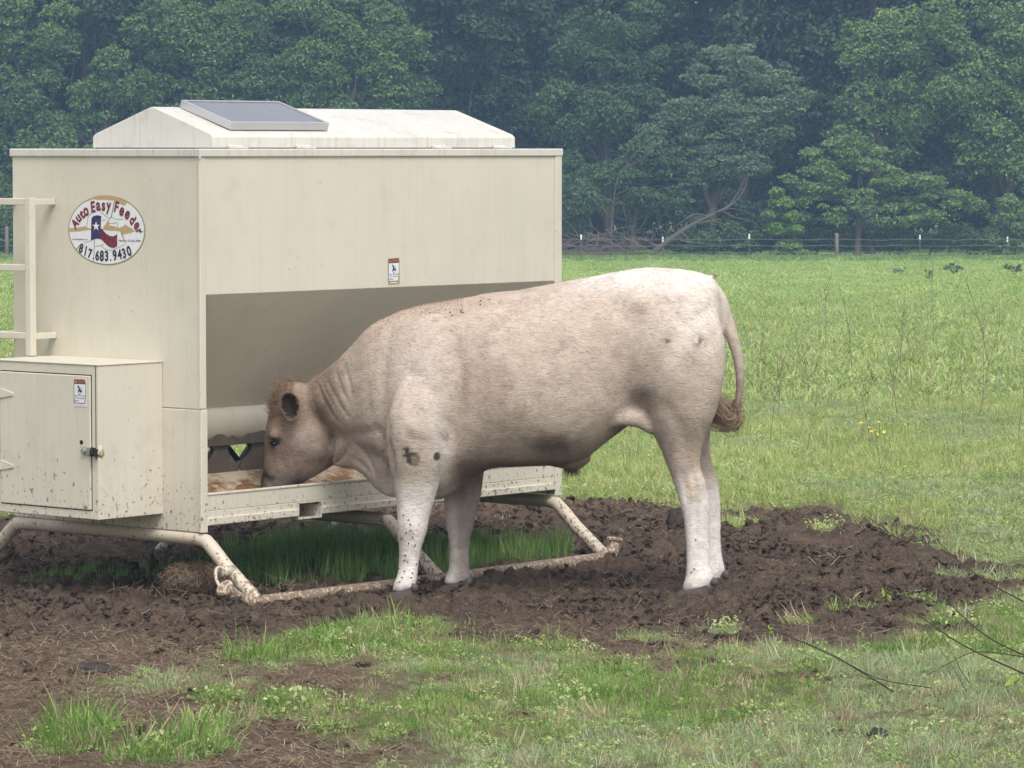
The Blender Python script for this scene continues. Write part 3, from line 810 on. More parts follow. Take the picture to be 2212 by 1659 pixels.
# dewlap and brisket
L_.loft([(722, 935, 712, 1018, .040, .22), (745, 930, 738, 1018, .044, .17), (770, 930, 762, 1021, .044, .12), (795, 925, 786, 1036, .044, .075), (818, 925, 808, 1058, .044, .03), (845, 930, 836, 1074, .048, .01), (880, 960, 870, 1076, .09, 0), (925, 980, 925, 1082, .13, 0), (965, 980, 968, 1074, .14, 0), (1010, 980, 1010, 1045, .12, 0)], 22, 4)
# head
HY = .33
L_.loft(hs([(622, 824, 650, 826, .05, HY - .01), (602, 834, 672, 836, .090, HY - .01), (589, 862, 696, 864, .112, HY), (576, 905, 724, 918, .116, HY), (570.5, 945, 744, 972, .113, HY), (569, 978, 725, 1000, .094, HY + .005), (568, 1005, 690, 1024, .077, HY + .005), (564, 1028, 650, 1045, .070, HY + .01), (561, 1046, 626, 1064, .073, HY + .01), (567, 1066, 622, 1086, .066, HY + .01), (584, 1078, 606, 1084, .035, HY + .01)]), 32, 5, .92, .92)
# brow over each eye, and the cheek
for sgn in (-1, 1):
    L_.loft(hs([(586, 925, 606, 925, .012, HY + sgn * .088), (580, 938, 612, 938, .022, HY + sgn * .092), (584, 948, 610, 948, .016, HY + sgn * .094)]), 12, 4)
    L_.loft(hs([(640, 880, 690, 890, .02, HY + sgn * .075), (640, 930, 715, 935, .045, HY + sgn * .075), (645, 972, 708, 980, .038, HY + sgn * .070), (648, 998, 685, 1006, .02, HY + sgn * .058)]), 16, 4)
# hind legs
def hind(du, dv, y, sg):
    raw = [(1400, 640, 1535, 640, .06, .13), (1380, 700, 1555, 700, .10, .165), (1370, 760, 1563, 765, .125, .175), (1374, 830, 1557, 835, .13, .175), (1388, 890, 1540, 895, .115, .17), (1411, 936, 1519, 942, .09, .16), (1430, 980, 1510, 985, .068, .15),
           (1446, 1020, 1517, 1024, .057, .145), (1459, 1055, 1526, 1056, .053, .14), (1469, 1090, 1530, 1092, .048, .14), (1477, 1130, 1531, 1130, .043, .14), (1480, 1175, 1531, 1175, .040, .14), (1481, 1215, 1535, 1216, .043, .14), (1479, 1240, 1541, 1243, .050, .14), (1473, 1260, 1533, 1264, .047, .14), (1471, 1272, 1525, 1274, .044, .14)]
    out = []
    for a, b, c, d, w, yy in raw:
        t = float(sstep(830, 1000, b))
        out.append((a + du * t, b + dv * t, c + du * t, d + dv * t, w, sg * yy + (y - sg * .14) * t))
    L_.loft(out, 26, 4, .95, .95)
hind(0, 0, -.14, -1)
hind(33, 0, .20, 1)
# fore legs
L_.loft([(900, 720, 965, 720, .03, -.13), (875, 780, 985, 785, .06, -.165), (850, 855, 985, 862, .09, -.195), (838, 910, 975, 920, .105, -.205), (838, 955, 965, 965, .105, -.20), (843, 1000, 957, 1005, .095, -.195), (850, 1035, 949, 1040, .082, -.185), (856, 1068, 940, 1073, .070, -.18), (859, 1102, 931, 1106, .062, -.175),
         (860, 1138, 924, 1141, .059, -.17), (863, 1170, 913, 1170, .051, -.17), (863, 1202, 906, 1202, .045, -.165), (859, 1232, 904, 1234, .046, -.165), (852, 1254, 899, 1258, .051, -.165), (847, 1271, 896, 1273, .047, -.165)], 28, 5, .95, .95)
# (the far fore leg stands a little further back)
L_.loft([(930, 850, 1050, 855, .08, .18), (935, 930, 1050, 935, .10, .185), (945, 1000, 1048, 1000, .09, .18), (954, 1050, 1043, 1045, .080, .17), (957, 1090, 1037, 1085, .068, .16), (959, 1130, 1027, 1128, .059, .15), (966, 1165, 1018, 1162, .052, .15), (969, 1200, 1012, 1196, .045, .15), (967, 1235, 1012, 1232, .046, .15), (959, 1260, 1015, 1258, .052, .15), (955, 1274, 1013, 1272, .047, .15)], 24, 4, .95, .95)
# flank folds
for sg in (-1, 1):
    L_.loft([(1262, 915, 1262, 945, .03, sg * .15), (1300, 890, 1303, 925, .03, sg * .175), (1340, 880, 1345, 915, .03, sg * .195), (1375, 880, 1378, 920, .03, sg * .20), (1405, 885, 1402, 935, .03, sg * .19)], 12, 4)
# sheath
L_.loft([(1190, 985, 1190, 1008, .03, 0), (1220, 985, 1222, 1014, .035, 0), (1245, 985, 1245, 1016, .03, 0), (1275, 970, 1275, 1000, .03, 0)], 14, 4)
# tail
tail = catmull([(bu(1478), .0, bz(616)), (bu(1508), -.01, bz(614)), (bu(1532), -.015, bz(622)), (bu(1553), -.02, bz(646)), (bu(1569), -.02, bz(690)), (bu(1583), -.02, bz(732)), (bu(1594), -.02, bz(772)), (bu(1599), -.02, bz(815)), (bu(1597), -.015, bz(855)), (bu(1591), -.01, bz(893))], 5)
tr = np.interp(np.linspace(0, 1, len(tail)), [0, .12, .3, .5, .75, 1], [.045, .043, .036, .030, .022, .015])
L_.tube([tuple(p) for p in tail], list(tr), 14)
L_.tube([(bu(1532), -.01, bz(604)), (bu(1541), -.01, bz(596)), (bu(1545), -.01, bz(594))], [.02, .012, .003], 8)

tmp = bpy.data.meshes.new('tmp'); tmp.from_pydata(np.vstack(L_.v).tolist(), [], L_.f); tmp.update()
tob = bpy.data.objects.new('tmp', tmp); COL.objects.link(tob)
rm = tob.modifiers.new('r', 'REMESH'); rm.mode = 'VOXEL'; rm.voxel_size = 0.0095; rm.adaptivity = 0
smo = tob.modifiers.new('s', 'SMOOTH'); smo.factor = 0.5; smo.iterations = 11
dg = bpy.context.evaluated_depsgraph_get()
bme = bpy.data.meshes.new_from_object(tob.evaluated_get(dg))
bpy.data.objects.remove(tob); bpy.data.meshes.remove(tmp)
bme.name = 'body'
nv = len(bme.vertices)
co = np.empty(nv * 3, np.float32); bme.vertices.foreach_get('co', co); co = co.reshape(-1, 3).astype(float)
no = np.empty(nv * 3, np.float32); bme.vertices.foreach_get('normal', no); no = no.reshape(-1, 3).astype(float)
pf = 1 + co[:, 1] / 17.05
ux = co[:, 0] * 491 / pf + 1106; vz = (1.97 - co[:, 2]) * 491 / pf + 321
side = sstep(0.05, 0.5, np.abs(no[:, 1]))       # only the flanks take the relief
near = sstep(0.0, 0.4, -no[:, 1])
def seg_d(pts):
    d = np.full(nv, 1e9); t_all = np.zeros(nv)
    L = len(pts) - 1
    for i in range(L):
        ax, ay = pts[i]; bx, by = pts[i + 1]
        ex, ey = bx - ax, by - ay
        t = np.clip(((ux - ax) * ex + (vz - ay) * ey) / (ex * ex + ey * ey), 0, 1)
        dd = np.hypot(ux - ax - t * ex, vz - ay - t * ey)
        m = dd < d
        d = np.where(m, dd, d); t_all = np.where(m, (i + t) / L, t_all)
    return d, t_all
disp = np.zeros(nv)
def groove(pts, w, depth, taper=True):
    global disp
    d, t = seg_d(pts)
    k = np.exp(-(d / w) ** 2)
    if taper: k = k * np.sin(np.pi * np.clip(t, .02, .98)) ** .5
    disp = disp - depth * k * side
def bulge(u, v, ru, rv, h):
    global disp
    disp = disp + h * np.exp(-((ux - u) / ru) ** 2 - ((vz - v) / rv) ** 2) * side
# neck creases, running down from the crest
for pts, w, d in (([(664, 832), (676, 870), (690, 905), (705, 930)], 5, .004), ([(682, 822), (697, 862), (715, 895), (735, 920)], 4, .007), ([(700, 812), (716, 845), (735, 880), (755, 905)], 4.5, .007),
                  ([(722, 795), (735, 835), (750, 870)], 4, .006), ([(742, 780), (752, 820), (762, 860)], 4.5, .005), ([(790, 800), (795, 860), (800, 920)], 7, .004), ([(690, 815), (706, 852), (722, 880)], 3, .004)):
    groove(pts, w, d)
groove([(705, 925), (740, 940), (790, 935), (830, 930)], 13, .011)         # under the neck muscle
groove([(742, 962), (735, 982), (722, 1003), (712, 1018)], 6, .026)                    # behind the jaw
groove([(738, 945), (750, 970), (742, 990)], 6, .008)
groove([(812, 920), (828, 955), (842, 985), (850, 1030)], 9, .018)         # dewlap against the shoulder
groove([(985, 740), (994, 820), (988, 890), (974, 950), (963, 988)], 17, .024)   # behind the shoulder
groove([(958, 985), (950, 1030), (941, 1072)], 8, .010)
groove([(1372, 680), (1350, 770), (1350, 850), (1372, 890)], 26, .028)      # in front of the thigh
groove([(1500, 770), (1515, 830), (1505, 900)], 18, .010)
groove([(1440, 870), (1470, 920), (1482, 985)], 14, .008)
groove([(1495, 1000), (1502, 1050), (1505, 1110), (1507, 1200)], 6, .007)    # cannon / tendon
groove([(888, 1140), (890, 1200), (886, 1245)], 6, .006)
bulge(910, 860, 45, 60, .014); bulge(895, 930, 40, 30, .008); bulge(1440, 740, 60, 55, .010); bulge(1405, 850, 26, 26, .008); bulge(1120, 860, 150, 70, .010)
bulge(1515, 650, 20, 24, .012); bulge(1388, 655, 26, 18, .018); bulge(888, 1140, 20, 20, .011); bulge(1514, 1042, 14, 20, .011); bulge(1500, 1068, 12, 14, .006); bulge(1455, 800, 45, 70, .008); bulge(925, 770, 22, 60, .010); bulge(870, 900, 20, 40, .010)
groove([(1400, 700), (1440, 760), (1480, 790)], 16, .006); groove([(862, 905), (890, 950), (930, 955)], 10, .006); groove([(1290, 640), (1340, 665), (1375, 690)], 20, .008); groove([(1472, 1020), (1484, 1060), (1490, 1100)], 6, .006)
for u0 in (1030, 1072, 1114, 1158, 1200, 1240):                             # ribs, very faint
    groove([(u0 + 18, 720), (u0 + 10, 800), (u0, 880), (u0 - 8, 930)], 11, .0048)
groove([(842, 905), (836, 945), (840, 985)], 7, .010); groove([(770, 960), (795, 990), (812, 1030)], 5, .007); groove([(752, 985), (780, 1003), (800, 1024)], 4, .006)
groove([(958, 900), (975, 925), (985, 960)], 8, .006); groove([(948, 935), (962, 955), (968, 985)], 5, .006); groove([(1440, 640), (1470, 700), (1478, 760)], 22, .008)
groove([(577, 1040), (590, 1055), (620, 1062)], 4, .006)                   # mouth
groove([(570, 1030), (577, 1036)], 4.5, .010, False)                        # nostril
groove([(583, 952), (592, 957), (604, 956)], 7, .008, False)                # eye socket
groove([(600, 975), (608, 1000), (620, 1025)], 8, .005)
# hide: slight lumpiness everywhere
nz = fbm2(co[:, 0] * 9 + 3, co[:, 2] * 9 + co[:, 1] * 5, 3, 77) * .0022 + fbm2(co[:, 0] * 30, co[:, 2] * 30 + co[:, 1] * 20, 2, 78) * .0009
wr = (co[:, 1] > .05) * sstep(1050, 1090, vz) * sstep(1180, 1140, vz) * sstep(945, 955, ux) * sstep(1060, 1040, ux)
nz = nz + wr * .0016 * np.sin(vz * .75 + 2 * noise2(ux * .05, vz * .05, 5))      # creased skin of the far knee
co2 = co + no * (disp + nz)[:, None]
bme.vertices.foreach_set('co', co2.astype(np.float32).ravel())
bme.polygons.foreach_set('use_smooth', np.ones(len(bme.polygons), bool))
bme.update()

# coat colours (these stay put whatever the light does)
def gau(u, v, ru, rv, rot=0.0):
    c, s_ = math.cos(R(rot)), math.sin(R(rot))
    x, y = ux - u, vz - v
    x, y = x * c + y * s_, -x * s_ + y * c
    return np.exp(-(x / ru) ** 2 - (y / rv) ** 2)
nA = fbm2(co[:, 0] * 6, co[:, 2] * 6 + co[:, 1] * 3, 4, 91); nB = fbm2(co[:, 0] * 22, co[:, 2] * 22 + co[:, 1] * 9, 3, 95); nC = fbm2(co[:, 0] * 70, co[:, 2] * 70 + co[:, 1] * 30, 3, 99)
coat = np.tile(np.array([.495, .412, .345]), (nv, 1))
def lay(mask, c, a=1.0):
    global coat
    k = np.clip(mask * a, 0, 1)[:, None]
    coat = coat * (1 - k) + np.array(c) * k
PALE, TAN, BROWN, DARK_BROWN, GREY = (.75, .70, .66), (.42, .315, .235), (.28, .21, .165), (.135, .098, .075), (.33, .28, .25)
lay(sstep(-.1, .5, nA), (.43, .345, .29), .45)
lay(sstep(1010, 1075, vz), PALE, .95)                                         # white stockings
lay(sstep(660, 590, vz) * sstep(1150, 1300, ux), PALE, .7)                    # pale rump and loin
lay(gau(1510, 690, 70, 90), PALE, .5)
lay(gau(900, 800, 70, 110) , (.57, .495, .45), .6)
lay(gau(950, 960, 25, 60), PALE, .8)
lay(sstep(735, 650, vz + (ux - 960) * .1 + 25 * nA) * sstep(1250, 1000, ux) * sstep(760, 860, ux), TAN, .45)
lay(np.exp(-((vz - (760 - (ux - 740) * .62)) / 26) ** 2) * sstep(680, 720, ux) * sstep(860, 800, ux), TAN, .55)   # crest of the neck
lay(sstep(760, 690, ux) * sstep(1090, 1000, vz), (.265, .195, .150), .95)      # the face
lay(gau(655, 955, 45, 36) , (.43, .355, .31), .65)                            # pale cheek
lay(gau(600, 880, 30, 50), (.32, .215, .145), .7)
lay(sstep(998, 1040, vz) * sstep(690, 640, ux), (.115, .09, .078), .9)        # dark muzzle
lay(gau(568, 1030, 12, 20), (.03, .026, .026), .9); lay(gau(586, 1034, 8, 7), (.02, .018, .018), .85)
lay(gau(592, 954, 15, 13), (.06, .045, .04), .8); lay(gau(590, 975, 6, 16, -15), (.10, .07, .055), .7)
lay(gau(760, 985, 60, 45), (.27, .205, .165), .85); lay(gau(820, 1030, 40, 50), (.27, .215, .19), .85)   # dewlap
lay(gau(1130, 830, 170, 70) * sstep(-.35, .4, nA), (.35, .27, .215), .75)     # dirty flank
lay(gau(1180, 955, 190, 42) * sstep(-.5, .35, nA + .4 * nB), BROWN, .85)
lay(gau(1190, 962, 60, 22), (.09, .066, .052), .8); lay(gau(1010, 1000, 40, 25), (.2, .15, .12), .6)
lay(sstep(985, 1010, vz) * sstep(960, 1000, ux) * sstep(1330, 1270, ux) , DARK_BROWN, .75)                # darker along the belly line
lay(gau(975, 1062, 30, 30) * sstep(.35, .0, np.abs(co[:, 1])), DARK_BROWN, .6)
lay(gau(1412, 855, 48, 42, 25), (.27, .215, .175), .9); lay(gau(1406, 850, 24, 24), (.115, .092, .08), .85)      # stain on the stifle
lay(gau(1470, 880, 60, 50), (.38, .31, .255), .65); lay(gau(1450, 780, 90, 60) * sstep(-.4, .4, nA), (.42, .345, .29), .6)
lay(gau(1500, 775, 22, 45), (.40, .325, .26), .5)
lay(gau(1511, 737, 13, 15, 20) * sstep(-.3, .2, nC), (.12, .105, .095), .9)       # brand
lay(gau(1440, 737, 8, 5) * sstep(-.4, .1, nC), (.05, .048, .048), .97)
lay(sstep(.16, .42, gau(886, 986, 25, 11, 52) + .45 * nB * gau(886, 986, 34, 22, 52) + .5 * nC * gau(886, 986, 34, 22, 52)), (.05, .037, .03), .97)   # mud on the fore leg
lay(sstep(.35, .55, gau(943, 988, 9, 10) + .2 * nB), (.06, .04, .032), .97)
lay(gau(1498, 1062, 16, 22) + .7 * gau(1505, 985, 12, 25), (.52, .40, .25), .65); lay(gau(868, 1165, 10, 35), (.44, .33, .24), .55)
lay(sstep(.1, .4, nB) * gau(880, 1010, 50, 40), (.47, .365, .28), .5)
lay(sstep(1262, 1290, vz + 14 * nB), (.085, .062, .05), .8)                     # muddy feet
lay(sstep(760, 870, vz) * sstep(1576, 1584, ux), (.20, .155, .13), .7)          # lower tail
lay(sstep(1535, 1560, ux) * sstep(780, 700, vz) * sstep(.2, -.3, nB), (.52, .46, .42), .4)
coat = coat * (1 + .14 * nB[:, None] + .10 * nC[:, None])
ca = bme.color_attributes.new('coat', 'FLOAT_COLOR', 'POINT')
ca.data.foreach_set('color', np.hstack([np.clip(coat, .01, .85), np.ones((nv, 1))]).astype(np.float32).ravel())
hm = Mat('short_hair_coat', 0.72, 0.22)
hco = hm.obj()
h1 = hm.noise(hm.obj((55, 90, 170), (0, R(-22), 0)), 1.0, 4, 0.65, 0.6)
h2 = hm.noise(hco, 16, 4, 0.6)
h3 = hm.noise(hm.obj((26, 30, 95), (0, R(-14), 0)), 1.0, 3, 0.6, 0.8)
hc = hm.mix(1.0, hm.attr('coat').outputs['Color'], hm.ramp(h1, [(0.28, (0.84, 0.81, 0.78)), (0.52, (1.0, 1.0, 1.0)), (0.75, (1.07, 1.07, 1.07))]), 'MULTIPLY')
hc = hm.mix(1.0, hc, hm.ramp(h3, [(0.3, (0.90, 0.87, 0.85)), (0.5, (1, 1, 1)), (0.72, (1.05, 1.05, 1.05))]), 'MULTIPLY')
hm.color(hm.mix(1.0, hc, hm.ramp(h2, [(0.3, (0.92, 0.90, 0.88)), (0.6, (1.03, 1.03, 1.03))]), 'MULTIPLY'))
hm.bump(hm.math('ADD', hm.math('ADD', h1, h3), hm.math('MULTIPLY', h2, 0.8)), 0.5, 0.006)
hm.b.inputs['Sheen Weight'].default_value = 0.03
hm.b.inputs['Sheen Roughness'].default_value = 0.5
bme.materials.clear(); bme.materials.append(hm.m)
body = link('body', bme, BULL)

# hooves (cloven, half sunk in the mud) and dew claws
horn = Mat('hoof_horn', 0.6, 0.3)
hn = horn.noise(horn.obj(), 40, 4)
horn.color(horn.mix(hn, (0.055, 0.045, 0.04), (0.12, 0.10, 0.09)))
def hoof(u_toe, u_heel, v0, v1, y):
    x0, x1 = bu(u_toe), bu(u_heel)
    for s in (-1, 1):
        yc = y + s * .026
        S = [(x0 + .022, x1 - .005, bz(v0), .027), (x0 + .006, x1, bz((v0 + v1) / 2), .031), (x0 - .010, x1 + .002, bz(v1), .034), (x0 - .008, x1, bz(v1) - .03, .032)]
        vs_, fs_ = [], []
        sg = 16
        for a, b, z, w in S:
            for k in range(sg):
                t = 2 * math.pi * k / sg
                c_, s_ = math.cos(t), math.sin(t)
                vs_.append(((a + b) / 2 - (b - a) / 2 * c_, yc + w * s_ * (1 - .35 * max(c_, 0)), z + (.016 * -c_ if z > .03 else 0)))
        for i in range(3):
            for k in range(sg):
                p, q = i * sg + k, i * sg + (k + 1) % sg
                fs_.append((p, q, q + sg, p + sg))
        fs_ += [tuple(range(sg)), tuple(range(3 * sg, 4 * sg))[::-1]]
        smooth_by_angle(MB().add(vs_, fs_).build('hoof', horn.m, BULL), 50)
hoof(834, 898, 1266, 1296, -.165); hoof(943, 1015, 1268, 1297, .15); hoof(1457, 1530, 1264, 1294, -.14); hoof(1490, 1563, 1266, 1294, .20)
for u, v, y in ((896, 1262, -.20), (896, 1264, -.13), (1010, 1266, .115), (1012, 1266, .18), (1541, 1251, -.175), (1541, 1254, -.105), (1574, 1254, .165), (1574, 1254, .235)):
    MB().add(*lump((bu(u), y, bz(v)), .017, u, (1.0, .9, 1.15), 7, 10, .12)).build('dew_claw', horn.m, BULL, True)

# short coat hair lying along the body
rgh = np.random.default_rng(17)
nh = 50000
fi = rgh.choice(np.where(vz < 1255)[0], nh)
hd = np.tile(np.array([.85, 0, -.45]), (nh, 1))
lg = sstep(930, 1040, vz[fi])[:, None]; hd = hd * (1 - lg) + np.array([.1, 0, -1.0]) * lg
fc = (sstep(740, 680, ux[fi]) * (vz[fi] > 830))[:, None]; hd = hd * (1 - fc) + np.array([.15, 0, .9]) * fc
hd = hd + .5 * np.stack([fbm2(co[fi, 0] * 7, co[fi, 2] * 7, 2, 5), 0 * lg[:, 0], fbm2(co[fi, 0] * 7 + 9, co[fi, 2] * 7, 2, 6)], 1) + rgh.normal(0, .18, (nh, 3))
nn_ = no[fi]
hd = hd - nn_ * np.sum(hd * nn_, 1)[:, None]; hd /= np.linalg.norm(hd, axis=1)[:, None] + 1e-9
sdv = np.cross(hd, nn_)
root_ = co2[fi] + rgh.normal(0, .003, (nh, 3)) - nn_ * np.sum(rgh.normal(0, .003, (nh, 3)) * nn_, 1)[:, None] * 0
root_ = root_ - nn_ * .0015
ln_ = (.007 + .009 * rgh.uniform(0, 1, nh))[:, None]; wd_ = .0011
mid_ = root_ + hd * ln_ * .5 + nn_ * ln_ * .16; tip_ = root_ + hd * ln_ + nn_ * ln_ * .17
HV = np.stack([root_ - sdv * wd_, root_ + sdv * wd_, mid_ + sdv * wd_ * .8, mid_ - sdv * wd_ * .8, tip_ + sdv * wd_ * .2, tip_ - sdv * wd_ * .2], 1).reshape(-1, 3)
b0 = np.arange(nh)[:, None] * 6
HF = np.concatenate([b0 + np.array([0, 1, 2, 3]), b0 + np.array([3, 2, 4, 5])])
hcol = np.repeat(np.clip(coat[fi] * rgh.uniform(.86, 1.16, (nh, 1)), .01, .85), 6, 0)
bh = link('coat_hair', mesh_np('coat_hair', HV, HF, [], True), BULL)
bh.data.color_attributes.new('coat', 'FLOAT_COLOR', 'POINT').data.foreach_set('color', np.hstack([hcol, np.ones((len(hcol), 1))]).astype(np.float32).ravel())
chm = Mat('coat_hair', 0.6, 0.25); chm.color(chm.attr('coat').outputs['Color']); bh.data.materials.append(chm.m)
bh['kind'] = 'stuff'
# eyes
em = Mat('dark_eye', 0.08, 0.6).color((0.012, 0.010, 0.010)).m
for s in (-1, 1):
    ie = int(np.argmin(np.hypot(ux - 593, vz - 955) + np.where(no[:, 1] * s > .3, 0, 999)))
    ye = co2[ie, 1] - HY - s * .095
    MB().add(*lump((hu(593), HY + ye + s * .089, hv(955)), .0155, 1, (1.05, .75, .85), 12, 18, 0.0)).build('eye', em, BULL, True)
    lidm = plain('eyelid', (0.05, 0.04, 0.036), 0.7)
    MB().tube(arc([(hu(582), HY + ye + s * .093, hv(955)), (hu(588), HY + ye + s * .101, hv(948.5)), (hu(597), HY + ye + s * .102, hv(948)), (hu(605), HY + ye + s * .094, hv(956))], 4), .0048, 8).build('eyelid', lidm, BULL, True)

# ears: a cupped leaf, dark inside
earm = Mat('ear_hide', 0.8, 0.15)
ea = earm.attr('inner')
en = earm.noise(earm.obj((60, 60, 160)), 1, 3)
earm.color(earm.mix(ea.outputs['Fac'], earm.mix(en, (0.42, 0.31, 0.23), (0.27, 0.185, 0.125)), earm.mix(en, (0.007, 0.006, 0.006), (0.028, 0.019, 0.014))))
earm.bump(en, 0.5, 0.006)
def ear(s):
    nr, ns = 9, 26
    vs_, fs_, inn = [], [], []
    Lx, Lz = .044, .070
    for shell in (0, 1):
        for i in range(nr + 1):
            r = i / nr
            for k in range(ns):
                a = 2 * math.pi * k / ns
                ca_, sa_ = math.cos(a), math.sin(a)
                w = 1 - .30 * max(-sa_, 0) ** 1.5 + .05 * math.sin(3 * a + 1) + .025 * math.sin(7 * a)
                x = Lx * r * ca_ * w; z = Lz * r * sa_
                depth = .036 * (1 - r * r) ** .8 + (.012 if shell else 0)
                vs_.append((x, depth, z)); inn.append(1.0 - float(sstep(.90, 1.0, r)) if shell == 0 else 0.0)
    n1_ = (nr + 1) * ns
    for sh in (0, 1):
        for i in range(nr):
            for k in range(ns):
                a, b = sh * n1_ + i * ns + k, sh * n1_ + i * ns + (k + 1) % ns
                f = (a, b, b + ns, a + ns)
                fs_.append(f if sh == 0 else f[::-1])
    for k in range(ns):
        a, b = nr * ns + k, nr * ns + (k + 1) % ns
        fs_.append((a, b, b + n1_, a + n1_))
    Mx = Matrix.Rotation(R(-14), 3, 'Y') @ Matrix.Rotation(R(-22), 3, 'X')
    out = []
    for p in vs_:
        q = Mx @ Vector(p)
        out.append((hu(628) + q.x + .004, HY - .172 + q.y if s < 0 else HY + .172 - q.y, hv(871) + q.z))
    o = MB().add(out, fs_ if s < 0 else [f[::-1] for f in fs_]).build('ear', earm.m, BULL, True)
    at_ = o.data.attributes.new('inner', 'FLOAT', 'POINT'); at_.data.foreach_set('value', np.array(inn, np.float32))
    # stalk that joins it to the head
    st = MB().tube(arc([(hu(640), HY + s * .050, hv(858)), (hu(634), HY + s * .075, hv(862)), (hu(632), HY + s * .090, hv(866))], 3), [.030] * 3 + [.026] * 3 + [.012], 12)
    so = st.build('ear_base', earm.m, BULL, True)
    rge = np.random.default_rng(31)
    rim_i = [int(nr * ns + rge.integers(0, ns)) for _ in range(260)]
    roots = np.array([out[i] for i in rim_i]) + rge.normal(0, .002, (260, 3)); ctr = np.array([hu(628), HY + s * .14, hv(871)])
    dirs = (ctr - roots) / .06 * rge.uniform(-.5, 1.1, (260, 1)) + rge.normal(0, .35, (260, 3)) + np.array([0, s * .5, 0])
    EAR_FUZZ.append((roots, dirs))
EAR_FUZZ = []
ear(-1); ear(1)

# hair: curly poll, tail switch, sheath tuft, nape fuzz
hairm = Mat('brown_hair', 0.65, 0.25)
hi = hairm.attr('tint')
hairm.color(hairm.mix(hi.outputs['Fac'], (0.145, 0.092, 0.058), (0.37, 0.27, 0.185)))
def strands(name, roots, dirs, length, rad, curl, seed, m, parent, steps=5, sag=0.0, tint=(0, 1)):
    rg = np.random.default_rng(seed)
    V, F_, tn = [], [], []
    for r0, d0 in zip(roots, dirs):
        p = Vector(r0); d = Vector(d0).normalized()
        ln = length * rg.uniform(.55, 1.15); step = ln / steps
        tv = rg.uniform(*tint)
        base = len(V)
        sidev = d.orthogonal().normalized(); sidev.rotate(Matrix.Rotation(rg.uniform(0, 6.28), 3, d))
        for i in range(steps + 1):
            w = rad * (1 - i / (steps + .4))
            up2 = d.cross(sidev).normalized()
            for k in range(3):
                a = 2.094 * k
                V.append(p + (sidev * math.cos(a) + up2 * math.sin(a)) * w); tn.append(tv)
            d = (d + Vector(rg.normal(0, curl, 3)) + Vector((0, 0, -sag))).normalized()
            sidev = (sidev - d * sidev.dot(d)).normalized()
            p = p + d * step
        for i in range(steps):
            for k in range(3):
                a, b = base + i * 3 + k, base + i * 3 + (k + 1) % 3
                F_.append((a, b, b + 3, a + 3))
    o = link(name, mesh_np(name, [tuple(v) for v in V], F_, [m], True), parent)
    at_ = o.data.attributes.new('tint', 'FLOAT', 'POINT'); at_.data.foreach_set('value', np.array(tn, np.float32))
    return o
for r_, d_ in EAR_FUZZ: strands('ear_fringe', r_, d_, .020, .0011, .25, 14, hairm.m, BULL, 4, tint=(0, .9))
rg = np.random.default_rng(5)
vsel = np.where((ux > 582) & (ux < 655) & (vz > 818) & (vz < 900) & (ux < 632 - (vz - 850) * .35))[0]
pick = rg.choice(vsel, min(700, len(vsel)), replace=False)
strands('poll_hair', co2[pick], no[pick] * .6 + np.array([-.35, 0, .25]) + rg.normal(0, .35, (len(pick), 3)), .046, .0013, .30, 6, hairm.m, BULL)
# switch: hangs from the tail end, swept up to the left behind the thigh
n = 900
t = rg.uniform(0, 1, n)
base_pts = np.stack([bu(1592) + rg.normal(0, .008, n), rg.normal(-.005, .010, n), bz(862) - rg.uniform(0, .08, n)], 1)
V, F_, tn = [], [], []
for i in range(n):
    a = base_pts[i]
    q0 = rg.normal(0, 1, 3); o1 = q0 * .013 + rg.normal(0, .003, 3); o2 = q0 * .020 + rg.normal(0, .005, 3); o3 = q0 * .028 + rg.normal(0, .006, 3)
    k = rg.uniform(.55, 1.0)
    pts = [tuple(a), (bu(1591) + o1[0], .005 + o1[1], bz(903) + o1[2]), (bu(1575) + o2[0] * .8, .02 + o2[1], bz(910) + o2[2]), (bu(1550) + o3[0], .04 + o3[1], bz(889) + o3[2]), (bu(1516) + o3[0], .07 + o3[1], bz(860) + o3[2])]
    m_ = 5 if k > .65 else 4
    c = MB().tube(arc(pts[:m_], 3), list(np.linspace(.0020, .0006, (m_ - 1) * 3 + 1)), 3, False)
    off = len(V)
    V += [tuple(p) for p in c.v]; F_ += [tuple(q + off for q in f) for f in c.f]; tn += [float(np.clip(rg.normal(1.35, .6), 0, 2.3))] * len(c.v)
sw = link('tail_switch', mesh_np('tail_switch', V, F_, [hairm.m], True), BULL)
sw.data.attributes.new('tint', 'FLOAT', 'POINT').data.foreach_set('value', np.array(tn, np.float32))
n = 160
strands('sheath_tuft', np.stack([bu(1236) + rg.normal(0, .016, n), rg.normal(0, .012, n), np.full(n, bz(1008))], 1), np.array([.05, 0, -1.0]) + rg.normal(0, .22, (n, 3)), .055, .0016, .12, 8, hairm.m, BULL, tint=(0, .35))
vsel = np.where((ux > 670) & (ux < 1000) & (no[:, 2] > .75) & (vz < 860))[0]
pr_ = sstep(1000, 850, ux[vsel]) * sstep(670, 700, ux[vsel]) + 1e-4
pick = rg.choice(vsel, min(2200, len(vsel)), replace=False, p=pr_ / pr_.sum())
strands('nape_hair', co2[pick] - no[pick] * .002, no[pick] * .8 + np.array([.9, 0, .1]) + rg.normal(0, .25, (len(pick), 3)), .016, .0009, .2, 9, hairm.m, BULL, 3, tint=(.9, 1.5))
vsel = np.where((ux > 1538) & (ux < 1552) & (vz < 602))[0]
if len(vsel):
    pick = rg.choice(vsel, 60)
    strands('tail_head_tuft', co2[pick], np.array([.6, 0, .5]) + rg.normal(0, .3, (60, 3)), .02, .0012, .2, 10, hairm.m, BULL, 3, tint=(1.2, 1.8))

